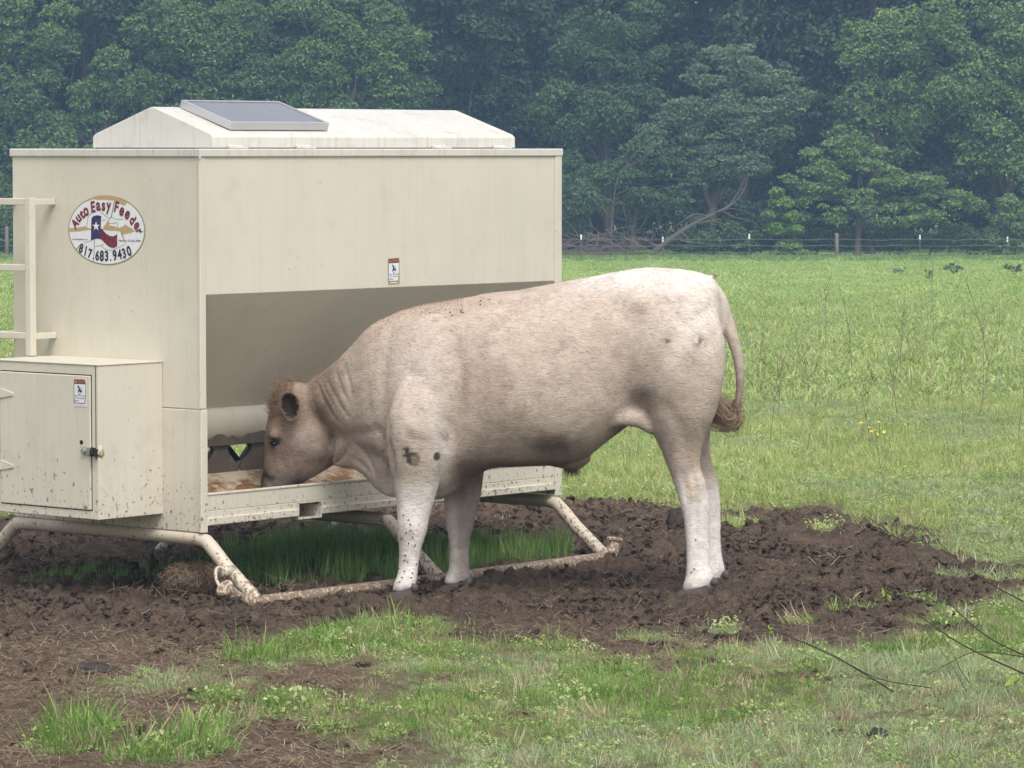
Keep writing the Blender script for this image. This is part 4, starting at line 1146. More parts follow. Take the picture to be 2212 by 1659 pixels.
# flies on the legs and back
flym = plain('fly_black', (0.015, 0.013, 0.013), 0.5)
fv, ff = lump((0, 0, 0), .0029, 3, (1.0, .7, 1.5), 5, 7, .1)
flyme = bpy.data.meshes.new('fly'); flyme.from_pydata(fv, [], ff); flyme.materials.append(flym); flyme.update()
rg2 = random.Random(12)
spots = []
for u, v in ((872, 1112), (880, 1128), (888, 1135), (887, 1146), (878, 1152), (893, 1160), (868, 1166), (884, 1172), (899, 1178), (873, 1210), (880, 1217), (898, 1225), (862, 1228), (872, 1236), (864, 1248), (891, 1252), (893, 1244), (862, 1262), (889, 1268), (877, 1200), (1504, 1168), (1501, 1232), (1496, 1240)):
    spots.append((u + rg2.uniform(-2, 2), v + rg2.uniform(-2, 2), 0))
for i in range(9):
    spots.append((rg2.gauss(985, 22) if i < 6 else rg2.gauss(1052, 12), rg2.uniform(662, 682) if i < 6 else rg2.uniform(646, 660), 1))
for u, v, bk in spots:
    dd = np.hypot(ux - u, vz - v) + np.where(no[:, 1] < -.05, 0, 999)
    i = int(np.argmin(dd))
    f = link('fly', flyme)
    f.location = (co2[i, 0], co2[i, 1] + BULL_Y - .003, co2[i, 2])
    f.rotation_euler = (0, rg2.uniform(0, 3), 0)
    tag(f, 'tiny black fly sitting on the hair of the bull\'s back' if bk else 'tiny black fly sitting on the pale leg of the bull', 'fly', 'flies on the back of the bull' if bk else 'flies on the legs of the bull')
# ================================================================== the fence along the wood
FY = 140.0
def fx(u, y=FY): return (u - 1106.0) / 8370.0 * y
def fz(v, y=FY): return CAM_Z - (v - 321.0) / 8370.0 * y
FENCE = empty('wire_fence', (fx(1640), FY, GZ_FAR))
tag(FENCE, 'wire fence of white-tipped steel posts and a wooden post before the wood', 'fence')
postm = plain('green_tpost', (0.10, 0.12, 0.10), 0.7); tipm = plain('white_tip', (0.72, 0.74, 0.74), 0.6)
wm = Mat('weathered_post', 0.9, 0.1); wnz = wm.noise(wm.obj((20, 20, 2)), 2, 4)
wm.color(wm.mix(wnz, (0.13, 0.105, 0.09), (0.25, 0.20, 0.17))); woodpost = wm.m
wirem = plain('old_wire', (0.16, 0.16, 0.16), 0.6)
def fence_post(u, tip_v, wood=False, lean=0.0):
    x = fx(u) - FENCE.location.x; top = fz(tip_v) - GZ_FAR
    if wood:
        o = MB().tube([(x, 0, -0.3), (x + lean * .5, 0, top * .5), (x + lean, 0, top - .02), (x + lean, 0, top)], [.075, .072, .068, .055], 10).build('wooden_post', woodpost, FENCE, True)
    else:
        b = MB(); b.box(x - .022, x + .022, -.006, .006, -.3, top - .19).box(x - .005, x + .005, -.03, -.0065, -.3, top - .19)
        p = b.build('steel_post', postm, FENCE)
        p.data.transform(Matrix.Shear('XY', 4, (lean, 0)))
        t = MB().box(x - .030, x + .030, -.036, .012, top - .19, top)
        t.build('white_tip', tipm, p, bevel=.008).data.transform(Matrix.Shear('XY', 4, (lean, 0)))
for u, v, w in ((1256, 506, 0), (1432, 511, 0), (1619, 505, 0), (1808, 503, 1), (1987, 507, 0), (2176, 511, 0), (2363, 507, 0), (2550, 505, 1), (2740, 508, 0),
                (15, 490, 1), (1068, 507, 0), (-170, 507, 0), (-360, 506, 0)):
    fence_post(u, v, w, -.008 * (u % 3))
for v in (517, 530.5, 545, 556):
    xs_ = np.linspace(fx(-500), fx(2900), 90) - FENCE.location.x
    MB().tube([(x, -.045, fz(v) - GZ_FAR + .02 * math.sin(x * 2.2 + v) + .012 * math.sin(x * 5.1)) for x in xs_], .0085, 5).build('wire', wirem, FENCE, True)

# ================================================================== the wood behind it
def leaf_mat(name, dark, light, trans=0.22, rough=0.55):
    m = bpy.data.materials.new(name); m.use_nodes = True
    n, l = m.node_tree.nodes, m.node_tree.links
    n.clear()
    out = n.new('ShaderNodeOutputMaterial'); at_ = n.new('ShaderNodeAttribute'); at_.attribute_name = 'tint'
    mx = n.new('ShaderNodeMix'); mx.data_type = 'RGBA'
    mx.inputs['A'].default_value = (*dark, 1); mx.inputs['B'].default_value = (*light, 1)
    l.new(at_.outputs['Fac'], mx.inputs['Factor'])
    d = n.new('ShaderNodeBsdfPrincipled'); d.inputs['Roughness'].default_value = rough; d.inputs['Specular IOR Level'].default_value = 0.25
    tr_ = n.new('ShaderNodeBsdfTranslucent'); ms = n.new('ShaderNodeMixShader'); ms.inputs[0].default_value = trans
    l.new(mx.outputs['Result'], d.inputs['Base Color']); l.new(mx.outputs['Result'], tr_.inputs['Color'])
    l.new(d.outputs[0], ms.inputs[1]); l.new(tr_.outputs[0], ms.inputs[2]); l.new(ms.outputs[0], out.inputs[0])
    return m
LEAF = {'dim': leaf_mat('shade_painted_leaf', (0.030, 0.054, 0.023), (0.068, 0.115, 0.047)), 'oak': leaf_mat('oak_leaf', (0.060, 0.115, 0.034), (0.185, 0.295, 0.092)),  # dim: darker leaves, the shade deep in the wood put into the colour
        'deep': leaf_mat('elm_leaf', (0.048, 0.090, 0.033), (0.130, 0.210, 0.076)),
        'grey': leaf_mat('willow_leaf', (0.095, 0.140, 0.070), (0.225, 0.285, 0.150)),
        'fresh': leaf_mat('fresh_leaf', (0.10, 0.19, 0.035), (0.20, 0.32, 0.065)),
        'hack': leaf_mat('hackberry_leaf', (0.088, 0.155, 0.044), (0.235, 0.345, 0.108))}
bk = Mat('grey_bark', 0.9, 0.1); bkn = bk.noise(bk.obj((8, 8, 1.5)), 2, 5)
bk.color(bk.mix(bkn, (0.055, 0.045, 0.038), (0.15, 0.125, 0.105))); BARK = bk.m
pb = Mat('pale_bark', 0.9, 0.1); pbn = pb.noise(pb.obj((6, 6, 6)), 2, 5)
pb.color(pb.mix(pbn, (0.065, 0.056, 0.048), (0.14, 0.12, 0.10))); PALE_BARK = pb.m

def leaf_cloud(rg, C, Rr, dens, size, flat=0.75, drop=0.25):
    """leaf diamonds spread over lumpy puffs; returns vertices, faces, tint"""
    Vs, T_ = [], []
    for c, r in zip(C, Rr):
        n = int(dens * r * r)
        d = rg.normal(0, 1, (n, 3)); d /= np.linalg.norm(d, axis=1)[:, None]
        d[:, 2] = np.where(rg.uniform(0, 1, n) < 0.72, np.abs(d[:, 2]), d[:, 2])
        lum = 1 + .22 * np.sin(d[:, 0] * 5 + c[0] * 3) * np.sin(d[:, 2] * 6 + c[2] * 2) + .15 * np.sin(d[:, 1] * 7 + c[1])
        rad = r * lum * rg.uniform(.55, 1.0, n) ** .45
        p = c + d * rad[:, None] * np.array([1, 1, flat])
        nn = d * .7 + rg.normal(0, .55, (n, 3)) + np.array([0, 0, .45]); nn /= np.linalg.norm(nn, axis=1)[:, None]
        a = np.cross(nn, rg.normal(0, 1, (n, 3))); a /= np.linalg.norm(a, axis=1)[:, None]
        b = np.cross(nn, a)
        s = size * rg.uniform(.6, 1.35, n)[:, None]
        a = a * s; b = b * s * .55
        Vs.append(np.stack([p - a, p - b + nn * s * .12, p + a, p + b + nn * s * .12], 1).reshape(-1, 3))
        tp = rg.normal(0, .16)
        T_.append(np.repeat(np.clip(.45 + tp + rg.normal(0, .2, n), 0, 1), 4))
    V = np.vstack(Vs); F_ = np.arange(len(V)).reshape(-1, 4)
    return V, F_, np.concatenate(T_)

def crown_mesh(name, rg, C, Rr, dens, size, m, flat=.75):
    V, F_, tn = leaf_cloud(rg, C, Rr, dens, size, flat)
    me_ = mesh_np(name, V, F_, [m], False)
    me_.attributes.new('tint', 'FLOAT', 'POINT').data.foreach_set('value', tn.astype(np.float32))
    return me_

def limb(b, p0, p1, r0, r1, rg, wob=.12, n=4):
    p0, p1 = Vector(p0), Vector(p1); L = (p1 - p0).length
    pts = [p0]
    for i in range(1, n):
        t = i / n
        pts.append(p0.lerp(p1, t) + Vector(rg.normal(0, wob * L * .35, 3)) + Vector((0, 0, .10 * L * math.sin(math.pi * t))))
    pts.append(p1)
    pts = arc(pts, 3)
    b.tube(pts, list(np.linspace(r0, r1, len(pts))), 7)
    return pts

def tree(name, label, u, y, clumps, kind='oak', puff=.72, dens=900, size=.066, seed=1, cat='tree', group='trees along the edge of the wood', trunk_r=.22, fill=.66, flat=.75, limbs=14, bark=None):
    """clumps: (u, v, ru, rv) ellipses of the crown as the sketch map shows them at distance y"""
    rg = np.random.default_rng(seed)
    x0 = fx(u, y); root = empty(name, (x0, y, GZ_FAR - .05))
    tag(root, label, cat, group)
    C, Rr = [], []
    k = y / 8370.0
    for cu, cv, ru, rv in clumps:
        cx, cz, rx, rz = fx(cu, y) - x0, fz(cv, y) - GZ_FAR, ru * k, rv * k
        ryd = max(.8, .75 * (rx + rz) / 2)
        n = max(4, int(fill * 2.3 * (rx * rz + rx * ryd + rz * ryd) / (puff * puff)))
        for _ in range(n):
            d = rg.normal(0, 1, 3); d /= np.linalg.norm(d)
            if d[1] > .35: d[1] *= -1
            q = rg.uniform(.55, 1.0) ** .5
            C.append((cx + d[0] * rx * q, d[1] * ryd * q, max(.25, cz + d[2] * rz * q)))
            Rr.append(puff * rg.uniform(.55, 1.15))
    C = np.array(C); Rr = np.array(Rr)
    link('crown', crown_mesh('crown', rg, C, Rr, dens, size, LEAF[kind], flat), root)
    b = MB()
    zt = max(.8, np.percentile(C[:, 2], 55))
    cxm = float(np.mean(C[:, 0]))
    tp = limb(b, (0, 0, -.2), (cxm * .8, 0.2, zt), trunk_r, trunk_r * .45, rg, .08, 4)
    for i in rg.choice(len(C), min(limbs, len(C)), replace=False):
        s_ = tp[int(len(tp) * rg.uniform(.25, .95))]
        limb(b, s_, tuple(C[i]), trunk_r * .30, .015, rg, .14, 3)
    b.build('trunk', bark or BARK, root, True)
    return root

tree('oak_tree', 'tall dark oak at the left edge above the field', 70, 149, [(60, 60, 120, 90), (40, 190, 110, 80), (70, 300, 95, 70), (80, 395, 85, 55), (10, 450, 60, 70)], 'oak', seed=11)
tree('oak_tree', 'rounded leafy oak crown standing left behind the feeder lid', 228, 146, [(225, 165, 66, 50), (228, 225, 58, 40), (190, 320, 70, 60), (260, 420, 110, 80)], 'oak', .62, seed=12)
tree('oak_tree', 'broad puffy oak above the solar panel', 470, 148, [(370, 70, 90, 80), (480, 140, 95, 70), (470, 40, 120, 60), (360, 190, 70, 55), (560, 190, 90, 50), (460, 300, 150, 110)], 'oak', seed=13)
tree('oak_tree', 'wide light-topped oak above the right half of the feeder lid', 740, 147, [(660, 60, 100, 70), (780, 60, 95, 70), (720, 150, 110, 60), (845, 130, 80, 75), (850, 205, 75, 40), (640, 210, 80, 40), (760, 320, 160, 110)], 'oak', seed=14)
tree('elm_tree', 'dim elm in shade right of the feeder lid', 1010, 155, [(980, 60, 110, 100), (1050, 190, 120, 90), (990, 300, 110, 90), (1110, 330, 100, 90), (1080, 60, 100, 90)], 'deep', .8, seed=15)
tree('oak_tree', 'oak with high clumped crown right of the feeder corner', 1310, 148, [(1320, 50, 90, 80), (1370, 110, 60, 60), (1270, 150, 95, 70), (1230, 250, 80, 60), (1330, 230, 80, 60), (1250, 350, 90, 60)], 'deep', .62, seed=16)
tree('willow_tree', 'grey-green feathery willow in the middle of the wood edge', 1530, 146, [(1590, 150, 95, 55), (1650, 210, 90, 70), (1520, 220, 85, 70), (1600, 270, 120, 60), (1470, 290, 80, 60), (1560, 350, 100, 40)], 'grey', .55, dens=1100, size=.055, seed=17, flat=.5, fill=1.0, limbs=16)
tree('elm_tree', 'dark low elm with tangled branches behind the brush pile', 1360, 145.5, [(1350, 400, 90, 50), (1270, 430, 60, 45), (1440, 400, 80, 55), (1420, 330, 70, 40)], 'deep', .5, seed=18, limbs=22, bark=PALE_BARK, trunk_r=.13)
tree('oak_tree', 'bright clumpy oak in the upper right', 1880, 148, [(1900, 85, 80, 60), (1840, 130, 50, 50), (1960, 160, 80, 65), (1870, 215, 65, 42), (1950, 60, 70, 40), (1970, 250, 42, 32), (1880, 300, 90, 60)], 'hack', .62, seed=19)
tree('oak_tree', 'large dark oak at the right edge of the wood', 2150, 147, [(2110, 60, 110, 80), (2190, 140, 90, 90), (2090, 190, 80, 70), (2150, 300, 90, 70), (2210, 390, 80, 80), (2290, 200, 110, 150), (2380, 350, 110, 140)], 'hack', .68, seed=20)
tree('hackberry_tree', 'low spreading hackberry with tiered boughs over the fence', 1850, 144, [(1820, 325, 85, 35), (1760, 385, 75, 40), (1870, 385, 95, 35), (1960, 400, 80, 35), (1800, 445, 110, 35), (2030, 440, 75, 38), (1930, 460, 80, 28)], 'hack', .42, dens=1150, size=.058, seed=21, flat=.5, limbs=24, trunk_r=.15)
tree('sapling', 'small bright yellow-green sapling growing at the fence', 1692, 142, [(1676, 415, 12, 12), (1684, 436, 24, 14), (1662, 462, 14, 10), (1706, 466, 18, 12), (1680, 490, 30, 14), (1712, 492, 16, 10), (1700, 528, 26, 9), (1684, 546, 16, 8), (1726, 545, 14, 7)], 'fresh', .15, dens=1300, size=.062, seed=22, fill=1.0, flat=.55, group='young growth along the fence', trunk_r=.03, limbs=10)
for i, (lb, u, y, cl, kd) in enumerate((
        ('leafy dark shrub behind the fallen log', 1540, 143.5, [(1540, 500, 70, 35), (1480, 525, 45, 25), (1600, 525, 50, 28)], 'deep'),
        ('dark shrub under the tiered hackberry', 1760, 145.5, [(1760, 500, 60, 35), (1850, 515, 60, 28), (1720, 535, 40, 18)], 'deep'),
        ('dark undergrowth shrub by the right fence posts', 2010, 145, [(2010, 500, 70, 38), (2090, 515, 70, 30), (1930, 520, 50, 25)], 'deep'),
        ('bushy undergrowth at the right edge below the large oak', 2190, 145.5, [(2180, 470, 70, 50), (2150, 530, 60, 22), (2260, 520, 80, 40)], 'hack'),
        ('shrub beside the wooden post at the left edge', 20, 143.5, [(0, 480, 50, 60), (50, 520, 60, 30), (-60, 500, 70, 50)], 'deep'),
        ('shaded shrub close beside the feeder corner', 1225, 146, [(1230, 470, 50, 45), (1180, 440, 60, 70)], 'deep'))):
    tree('shrub', lb, u, y, cl, kd, .36, dens=1300, size=.056, seed=40 + i, cat='shrub', group='shrubs under the trees', trunk_r=.05, limbs=12)

# deeper rows, copies of a few tall trees
rows = []
def tall(seed, kind, lab):
    rg = np.random.default_rng(seed)
    root = empty('forest_tree', (0, 0, 0)); C, Rr = [], []
    H = 17 + rg.uniform(-1, 2)
    for _ in range(170):
        z = rg.uniform(1.0, H); w = 3.4 * math.sin(math.pi * min(1, (z + 1.5) / (H + 2.5))) ** .6
        a = rg.uniform(0, 6.28); q = rg.uniform(.45, 1) ** .5
        C.append((w * q * math.cos(a), w * q * math.sin(a), z)); Rr.append(rg.uniform(.6, 1.2))
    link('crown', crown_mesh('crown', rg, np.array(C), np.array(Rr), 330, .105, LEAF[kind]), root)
    b = MB(); tp = limb(b, (0, 0, -.3), (rg.uniform(-.5, .5), 0, H * .85), .26, .05, rg, .04, 5)
    for i in rg.choice(170, 12, replace=False): limb(b, tp[int(len(tp) * rg.uniform(.2, .9))], C[i], .07, .015, rg, .12, 3)
    b.build('trunk', BARK, root, True)
    return root
protos = [tall(70 + i, 'dim', '') for i in range(4)]
rg = np.random.default_rng(99)
k = 0
def place_row(y, x0, x1, step, jy, words):
    global k
    x = x0
    while x < x1:
        p = protos[k % 4]
        if k < 4: r = p
        else:
            r = p.copy(); COL.objects.link(r)
            for ch in [c for c in bpy.data.objects if c.parent is p]:
                c = ch.copy(); COL.objects.link(c); c.parent = r
        r.location = (x + rg.uniform(-.8, .8), y + rg.uniform(-jy, jy), GZ_FAR - .1); r.rotation_euler = (0, 0, rg.uniform(0, 6.28))
        s = rg.uniform(.9, 1.2); r.scale = (s, s, s)
        tag(r, words, 'tree', 'tall trees deeper in the wood, ' + words.split()[-2])
        k += 1; x += step * rg.uniform(.85, 1.15)
place_row(154.5, -27, 29, 4.6, 1.5, 'tall shaded forest tree in the front row')
place_row(161.5, -30, 32, 4.2, 1.5, 'tall shaded forest tree in the middle row')
place_row(169, -33, 35, 4.0, 1.5, 'tall shaded forest tree in the rear row')
# the wood beyond closes the view
rgw = np.random.default_rng(3)
n = 1500
C = np.stack([rgw.uniform(-48, 48, n), rgw.uniform(176, 186, n), GZ_FAR + 22 * rgw.uniform(0, 1, n) ** .9], 1)
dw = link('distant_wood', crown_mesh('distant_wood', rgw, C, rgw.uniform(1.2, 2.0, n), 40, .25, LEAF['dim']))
tag(dw, 'dense dark wood closing the view behind the tree line', 'wood', kind='stuff')

# fallen trunk, brush pile, bare boughs
rg = np.random.default_rng(8)
LOG = empty('fallen_tree', (fx(1425, 142.3), 142.3, GZ_FAR)); tag(LOG, 'fallen dead trunk leaning up out of the brush pile', 'fallen tree')
def lp(u, v, dy=0.0): return (fx(u, 142.3) - LOG.location.x, dy, fz(v, 142.3) - GZ_FAR)
b = MB(); pts = arc([lp(1395, 560), lp(1440, 522), lp(1500, 483, .3), (lp(1560, 455, .5)), lp(1592, 435, .7)], 4)
b.tube(pts, list(np.linspace(.13, .035, len(pts))), 9); b.build('trunk', PALE_BARK, LOG, True)
for q in ([(1500, 483, .3), (1545, 478, .2), (1590, 500, 0), (1610, 520, 0)], [(1530, 468, .4), (1500, 462, .1), (1470, 480, -.2), (1440, 500, -.3)], [(1560, 455, .5), (1590, 470, .3), (1625, 478, .2), (1650, 500, 0)],
          [(1575, 447, .6), (1600, 410, .7), (1612, 380, .8)], [(1545, 460, .4), (1580, 450, .2), (1630, 462, .0)], [(1592, 435, .7), (1612, 405, .9), (1618, 375, 1)], [(1470, 500, .1), (1490, 520, 0), (1500, 548, 0)]):
    pts = arc([lp(*x) for x in q], 4)
    MB().tube(pts, list(np.linspace(.035, .008, len(pts))), 6).build('branch', PALE_BARK, LOG, True)
BR = empty('brush_pile', (fx(1310, 142.6), 142.6, GZ_FAR)); tag(BR, 'tangled pile of dead brown brush at the fence', 'brush pile')
sm = Mat('dead_stick', 0.9, 0.1); smn = sm.noise(sm.obj(), 3, 3)
sm.color(sm.mix(smn, (0.085, 0.062, 0.055), (0.23, 0.17, 0.14))); STICK = sm.m
for i in range(150):
    a = rg.uniform(0, 6.28); L = rg.uniform(.5, 2.3)
    cx, cy_, cz = rg.normal(0, 1.25), rg.normal(0, .5), abs(rg.normal(.12, .28))
    el = rg.normal(.12, .35)
    d = Vector((math.cos(a) * math.cos(el), math.sin(a) * .5, math.sin(el))) * L * .5
    c = Vector((cx, cy_, cz + abs(d.z)))
    mid = c + Vector(rg.normal(0, .09, 3))
    r = rg.uniform(.008, .024)
    MB().tube(arc([c - d, mid, c + d], 3), list(np.linspace(r, r * .4, 7)), 5).build('stick', STICK, BR, True)
BB = empty('bare_tree', (fx(1330, 144), 144.2, GZ_FAR)); tag(BB, 'thin leafless tree with pale arching boughs above the brush pile', 'tree')
def bp(u, v, dy=-.6): return (fx(u, 144.2) - BB.location.x, dy, fz(v, 144.2) - GZ_FAR)
b = MB()
pts = arc([bp(1318, 560, 0), bp(1322, 480, 0), bp(1330, 400, -.2), bp(1355, 350, -.5)], 4); b.tube(pts, list(np.linspace(.05, .03, len(pts))), 7); b.build('trunk', PALE_BARK, BB, True)
for q, r in (([(1330, 400), (1342, 370), (1375, 350), (1420, 345)], .03), ([(1375, 350), (1410, 330), (1450, 345), (1470, 350)], .022), ([(1322, 470), (1280, 430), (1240, 400), (1215, 380)], .022), ([(1355, 350), (1385, 318), (1420, 312), (1452, 300)], .024),
             ([(1318, 480), (1275, 400), (1235, 430), (1217, 480)], .024), ([(1330, 420), (1370, 405), (1390, 440), (1410, 450)], .016), ([(1325, 440), (1290, 420), (1300, 460), (1318, 500)], .014), ([(1272, 470), (1285, 520), (1300, 545)], .016), ([(1452, 300), (1500, 270), (1530, 262)], .014), ([(1355, 350), (1340, 320), (1330, 290)], .015)):
    pts = arc([bp(x, y) for x, y in q], 4)
    MB().tube(pts, list(np.linspace(r, .006, len(pts))), 6).build('bough', PALE_BARK, BB, True)
# ================================================================== grass, mud clods, litter
def grass_mat(name, dark, light, dry, trans=0.4):
    m = bpy.data.materials.new(name); m.use_nodes = True
    n, l = m.node_tree.nodes, m.node_tree.links
    n.clear()
    out = n.new('ShaderNodeOutputMaterial'); at_ = n.new('ShaderNodeAttribute'); at_.attribute_name = 'tint'
    oi = n.new('ShaderNodeObjectInfo')
    add = n.new('ShaderNodeMath'); add.operation = 'MULTIPLY_ADD'; add.inputs[1].default_value = .5
    sub = n.new('ShaderNodeMath'); sub.operation = 'MULTIPLY'; sub.inputs[1].default_value = .75
    l.new(at_.outputs['Fac'], sub.inputs[0]); l.new(oi.outputs['Random'], add.inputs[0]); l.new(sub.outputs[0], add.inputs[2])
    rp = n.new('ShaderNodeValToRGB'); e = rp.color_ramp.elements
    e[0].position = .1; e[0].color = (*dark, 1); e[1].position = .85; e[1].color = (*light, 1)
    x = e.new(1.0); x.color = (*dry, 1)
    l.new(add.outputs[0], rp.inputs[0])
    d = n.new('ShaderNodeBsdfPrincipled'); d.inputs['Roughness'].default_value = .55; d.inputs['Specular IOR Level'].default_value = .3
    t = n.new('ShaderNodeBsdfTranslucent'); ms = n.new('ShaderNodeMixShader'); ms.inputs[0].default_value = trans
    l.new(rp.outputs[0], d.inputs['Base Color']); l.new(rp.outputs[0], t.inputs['Color'])
    l.new(d.outputs[0], ms.inputs[1]); l.new(t.outputs[0], ms.inputs[2]); l.new(ms.outputs[0], out.inputs[0])
    return m
GM = grass_mat('pasture_grass', (0.145, 0.225, 0.048), (0.45, 0.555, 0.175), (0.62, 0.58, 0.31))
GM2 = grass_mat('blue_green_grass', (0.165, 0.24, 0.10), (0.45, 0.56, 0.30), (0.62, 0.60, 0.40))
GMU = grass_mat('shade_and_rank_grass', (0.080, 0.165, 0.038), (0.21, 0.36, 0.10), (0.38, 0.42, 0.18))  # darker grass: feeder shade put into the colour, also the rank fence strip
CLO = grass_mat('clover_leaf', (0.16, 0.27, 0.06), (0.43, 0.58, 0.19), (0.60, 0.62, 0.32))
STRAW = grass_mat('dry_straw', (0.20, 0.145, 0.085), (0.42, 0.33, 0.21), (0.50, 0.43, 0.30), .2)
HAY = grass_mat('damp_hay', (0.10, 0.068, 0.040), (0.22, 0.155, 0.095), (0.30, 0.22, 0.14), .1)

def proto(name, V, F_, tn, m):
    me_ = mesh_np(name, V, F_, [m], False)
    me_.attributes.new('tint', 'FLOAT', 'POINT').data.foreach_set('value', np.asarray(tn, np.float32))
    return bpy.data.objects.new(name, me_)          # used only as the shape of one tuft, never linked

def tuft(name, seed, n, h, spread, w, lean, m, bend=.6, dryp=.06):
    rg = np.random.default_rng(seed)
    V, F_, tn = [], [], []
    for _ in range(n):
        a = rg.uniform(0, 6.28); r = spread * rg.uniform(0, 1) ** .7
        p = np.array([r * math.cos(a), r * math.sin(a), -.01])
        da = a + rg.normal(0, .9); L = h * rg.uniform(.45, 1.15); le = abs(rg.normal(lean, lean * .6))
        ww = w * rg.uniform(.6, 1.3)
        out = np.array([math.cos(da), math.sin(da), 0.0]); sd = np.array([-out[1], out[0], 0.0])
        sd = sd * math.cos(.6) + rg.normal(0, .3, 3) * np.array([1, 1, .2]); sd /= np.linalg.norm(sd)
        tv = rg.uniform(.15, .95) if rg.uniform() > dryp else 1.25
        b0 = len(V); S = 4
        for i in range(S + 1):
            t = i / S
            ang = le * (.35 + bend * 1.6 * t)
            wd = ww * (1 - t) ** .7 * (.75 if i == 0 else 1)
            if i == S: V.append(p.copy()); tn.append(tv)
            else: V += [p - sd * wd, p + sd * wd]; tn += [tv * .92, tv * .92]
            p = p + (out * math.sin(ang) + np.array([0, 0, math.cos(ang)])) * L / S
        for i in range(S - 1): F_.append((b0 + 2 * i, b0 + 2 * i + 1, b0 + 2 * i + 3, b0 + 2 * i + 2))
        F_.append((b0 + 2 * S - 2, b0 + 2 * S - 1, b0 + 2 * S, b0 + 2 * S))
    # last face of each blade is a triangle stored as a quad with a doubled corner -> give it a real corner
    V = np.array(V); F2 = []
    tn = list(tn); extra = []
    for f in F_:
        if f[2] == f[3]:
            extra.append(V[f[2]] + np.array([.0004, 0, 0])); tn.append(tn[f[2]])
            F2.append((f[0], f[1], f[2], len(V) + len(extra) - 1))
        else: F2.append(f)
    return proto(name, np.vstack([V, np.array(extra)]), np.array(F2), tn, m)

def weed(name, seed, n, h, spread, size, m):
    """low leafy weed: small round leaves on short stalks"""
    rg = np.random.default_rng(seed)
    V, F_, tn = [], [], []
    for _ in range(n):
        a = rg.uniform(0, 6.28); r = spread * rg.uniform(0, 1) ** .6
        c = np.array([r * math.cos(a), r * math.sin(a), h * rg.uniform(.25, 1) * (1 - .4 * r / spread)])
        nn = np.array([0, 0, 1.0]) + rg.normal(0, .5, 3); nn /= np.linalg.norm(nn)
        x = np.cross(nn, rg.normal(0, 1, 3)); x /= np.linalg.norm(x); y = np.cross(nn, x)
        s = size * rg.uniform(.6, 1.3); tv = rg.uniform(.2, 1.0); b0 = len(V)
        V += [c - x * s, c - y * s * .6, c + x * s, c + y * s * .6]; tn += [tv] * 4
        F_.append((b0, b0 + 1, b0 + 2, b0 + 3))
    return proto(name, V, F_, tn, m)

def scatter(name, pts, rot, scl, kinds, protos_):
    """one stuff object: points that carry tufts"""
    me_ = bpy.data.meshes.new(name); n = len(pts)
    me_.vertices.add(n); me_.vertices.foreach_set('co', np.asarray(pts, np.float32).ravel())
    me_.attributes.new('rot', 'FLOAT_VECTOR', 'POINT').data.foreach_set('vector', np.asarray(rot, np.float32).ravel())
    me_.attributes.new('scl', 'FLOAT_VECTOR', 'POINT').data.foreach_set('vector', np.asarray(scl, np.float32).ravel())
    me_.attributes.new('knd', 'INT', 'POINT').data.foreach_set('value', np.asarray(kinds, np.int32))
    o = link(name, me_)
    ng = bpy.data.node_groups.new(name + '_nodes', 'GeometryNodeTree')
    ng.interface.new_socket('Geometry', in_out='INPUT', socket_type='NodeSocketGeometry')
    ng.interface.new_socket('Geometry', in_out='OUTPUT', socket_type='NodeSocketGeometry')
    N, L = ng.nodes, ng.links
    gi, go = N.new('NodeGroupInput'), N.new('NodeGroupOutput')
    jn = N.new('GeometryNodeJoinGeometry')
    def na(nm, ty):
        x = N.new('GeometryNodeInputNamedAttribute'); x.data_type = ty; x.inputs['Name'].default_value = nm
        return x.outputs['Attribute']
    rr, ss, kk = na('rot', 'FLOAT_VECTOR'), na('scl', 'FLOAT_VECTOR'), na('knd', 'INT')
    for i, p in enumerate(protos_):
        cmp_ = N.new('FunctionNodeCompare'); cmp_.data_type = 'INT'; cmp_.operation = 'EQUAL'
        ins = [s for s in cmp_.inputs if s.type == 'INT']
        L.new(kk, ins[0]); ins[1].default_value = i
        oi = N.new('GeometryNodeObjectInfo'); oi.inputs['Object'].default_value = p; oi.inputs['As Instance'].default_value = True
        ip = N.new('GeometryNodeInstanceOnPoints')
        L.new(gi.outputs[0], ip.inputs['Points']); L.new(cmp_.outputs[0], ip.inputs['Selection']); L.new(oi.outputs['Geometry'], ip.inputs['Instance'])
        e2r = N.new('FunctionNodeEulerToRotation'); L.new(rr, e2r.inputs[0])
        L.new(e2r.outputs[0], ip.inputs['Rotation']); L.new(ss, ip.inputs['Scale'])
        L.new(ip.outputs[0], jn.inputs[0])
    L.new(jn.outputs[0], go.inputs[0])
    md = o.modifiers.new('tufts', 'NODES'); md.node_group = ng
    return o

def place(n, y0, y1, seed, margin=1.25, logy=False):
    rg = np.random.default_rng(seed)
    u_ = rg.uniform(0, 1, n)
    if logy: y = y0 * (y1 / y0) ** u_
    else: y = np.sqrt(y0 * y0 + (y1 * y1 - y0 * y0) * u_)
    x = rg.uniform(-1, 1, n) * y * .1322 * margin
    return x, y, rg

def finish(name, label, cat, x, y, rg, s, kinds, protos_, tilt=.15, zs=1.0, dz=0.0):
    z = ground_z(x, y) + dz
    rot = np.stack([rg.normal(0, tilt, len(x)), rg.normal(0, tilt, len(x)), rg.uniform(0, 6.28, len(x))], 1)
    scl = np.stack([s, s, s * zs], 1)
    o = scatter(name, np.stack([x, y, z], 1), rot, scl, kinds, protos_)
    return tag(o, label, cat, kind='stuff')

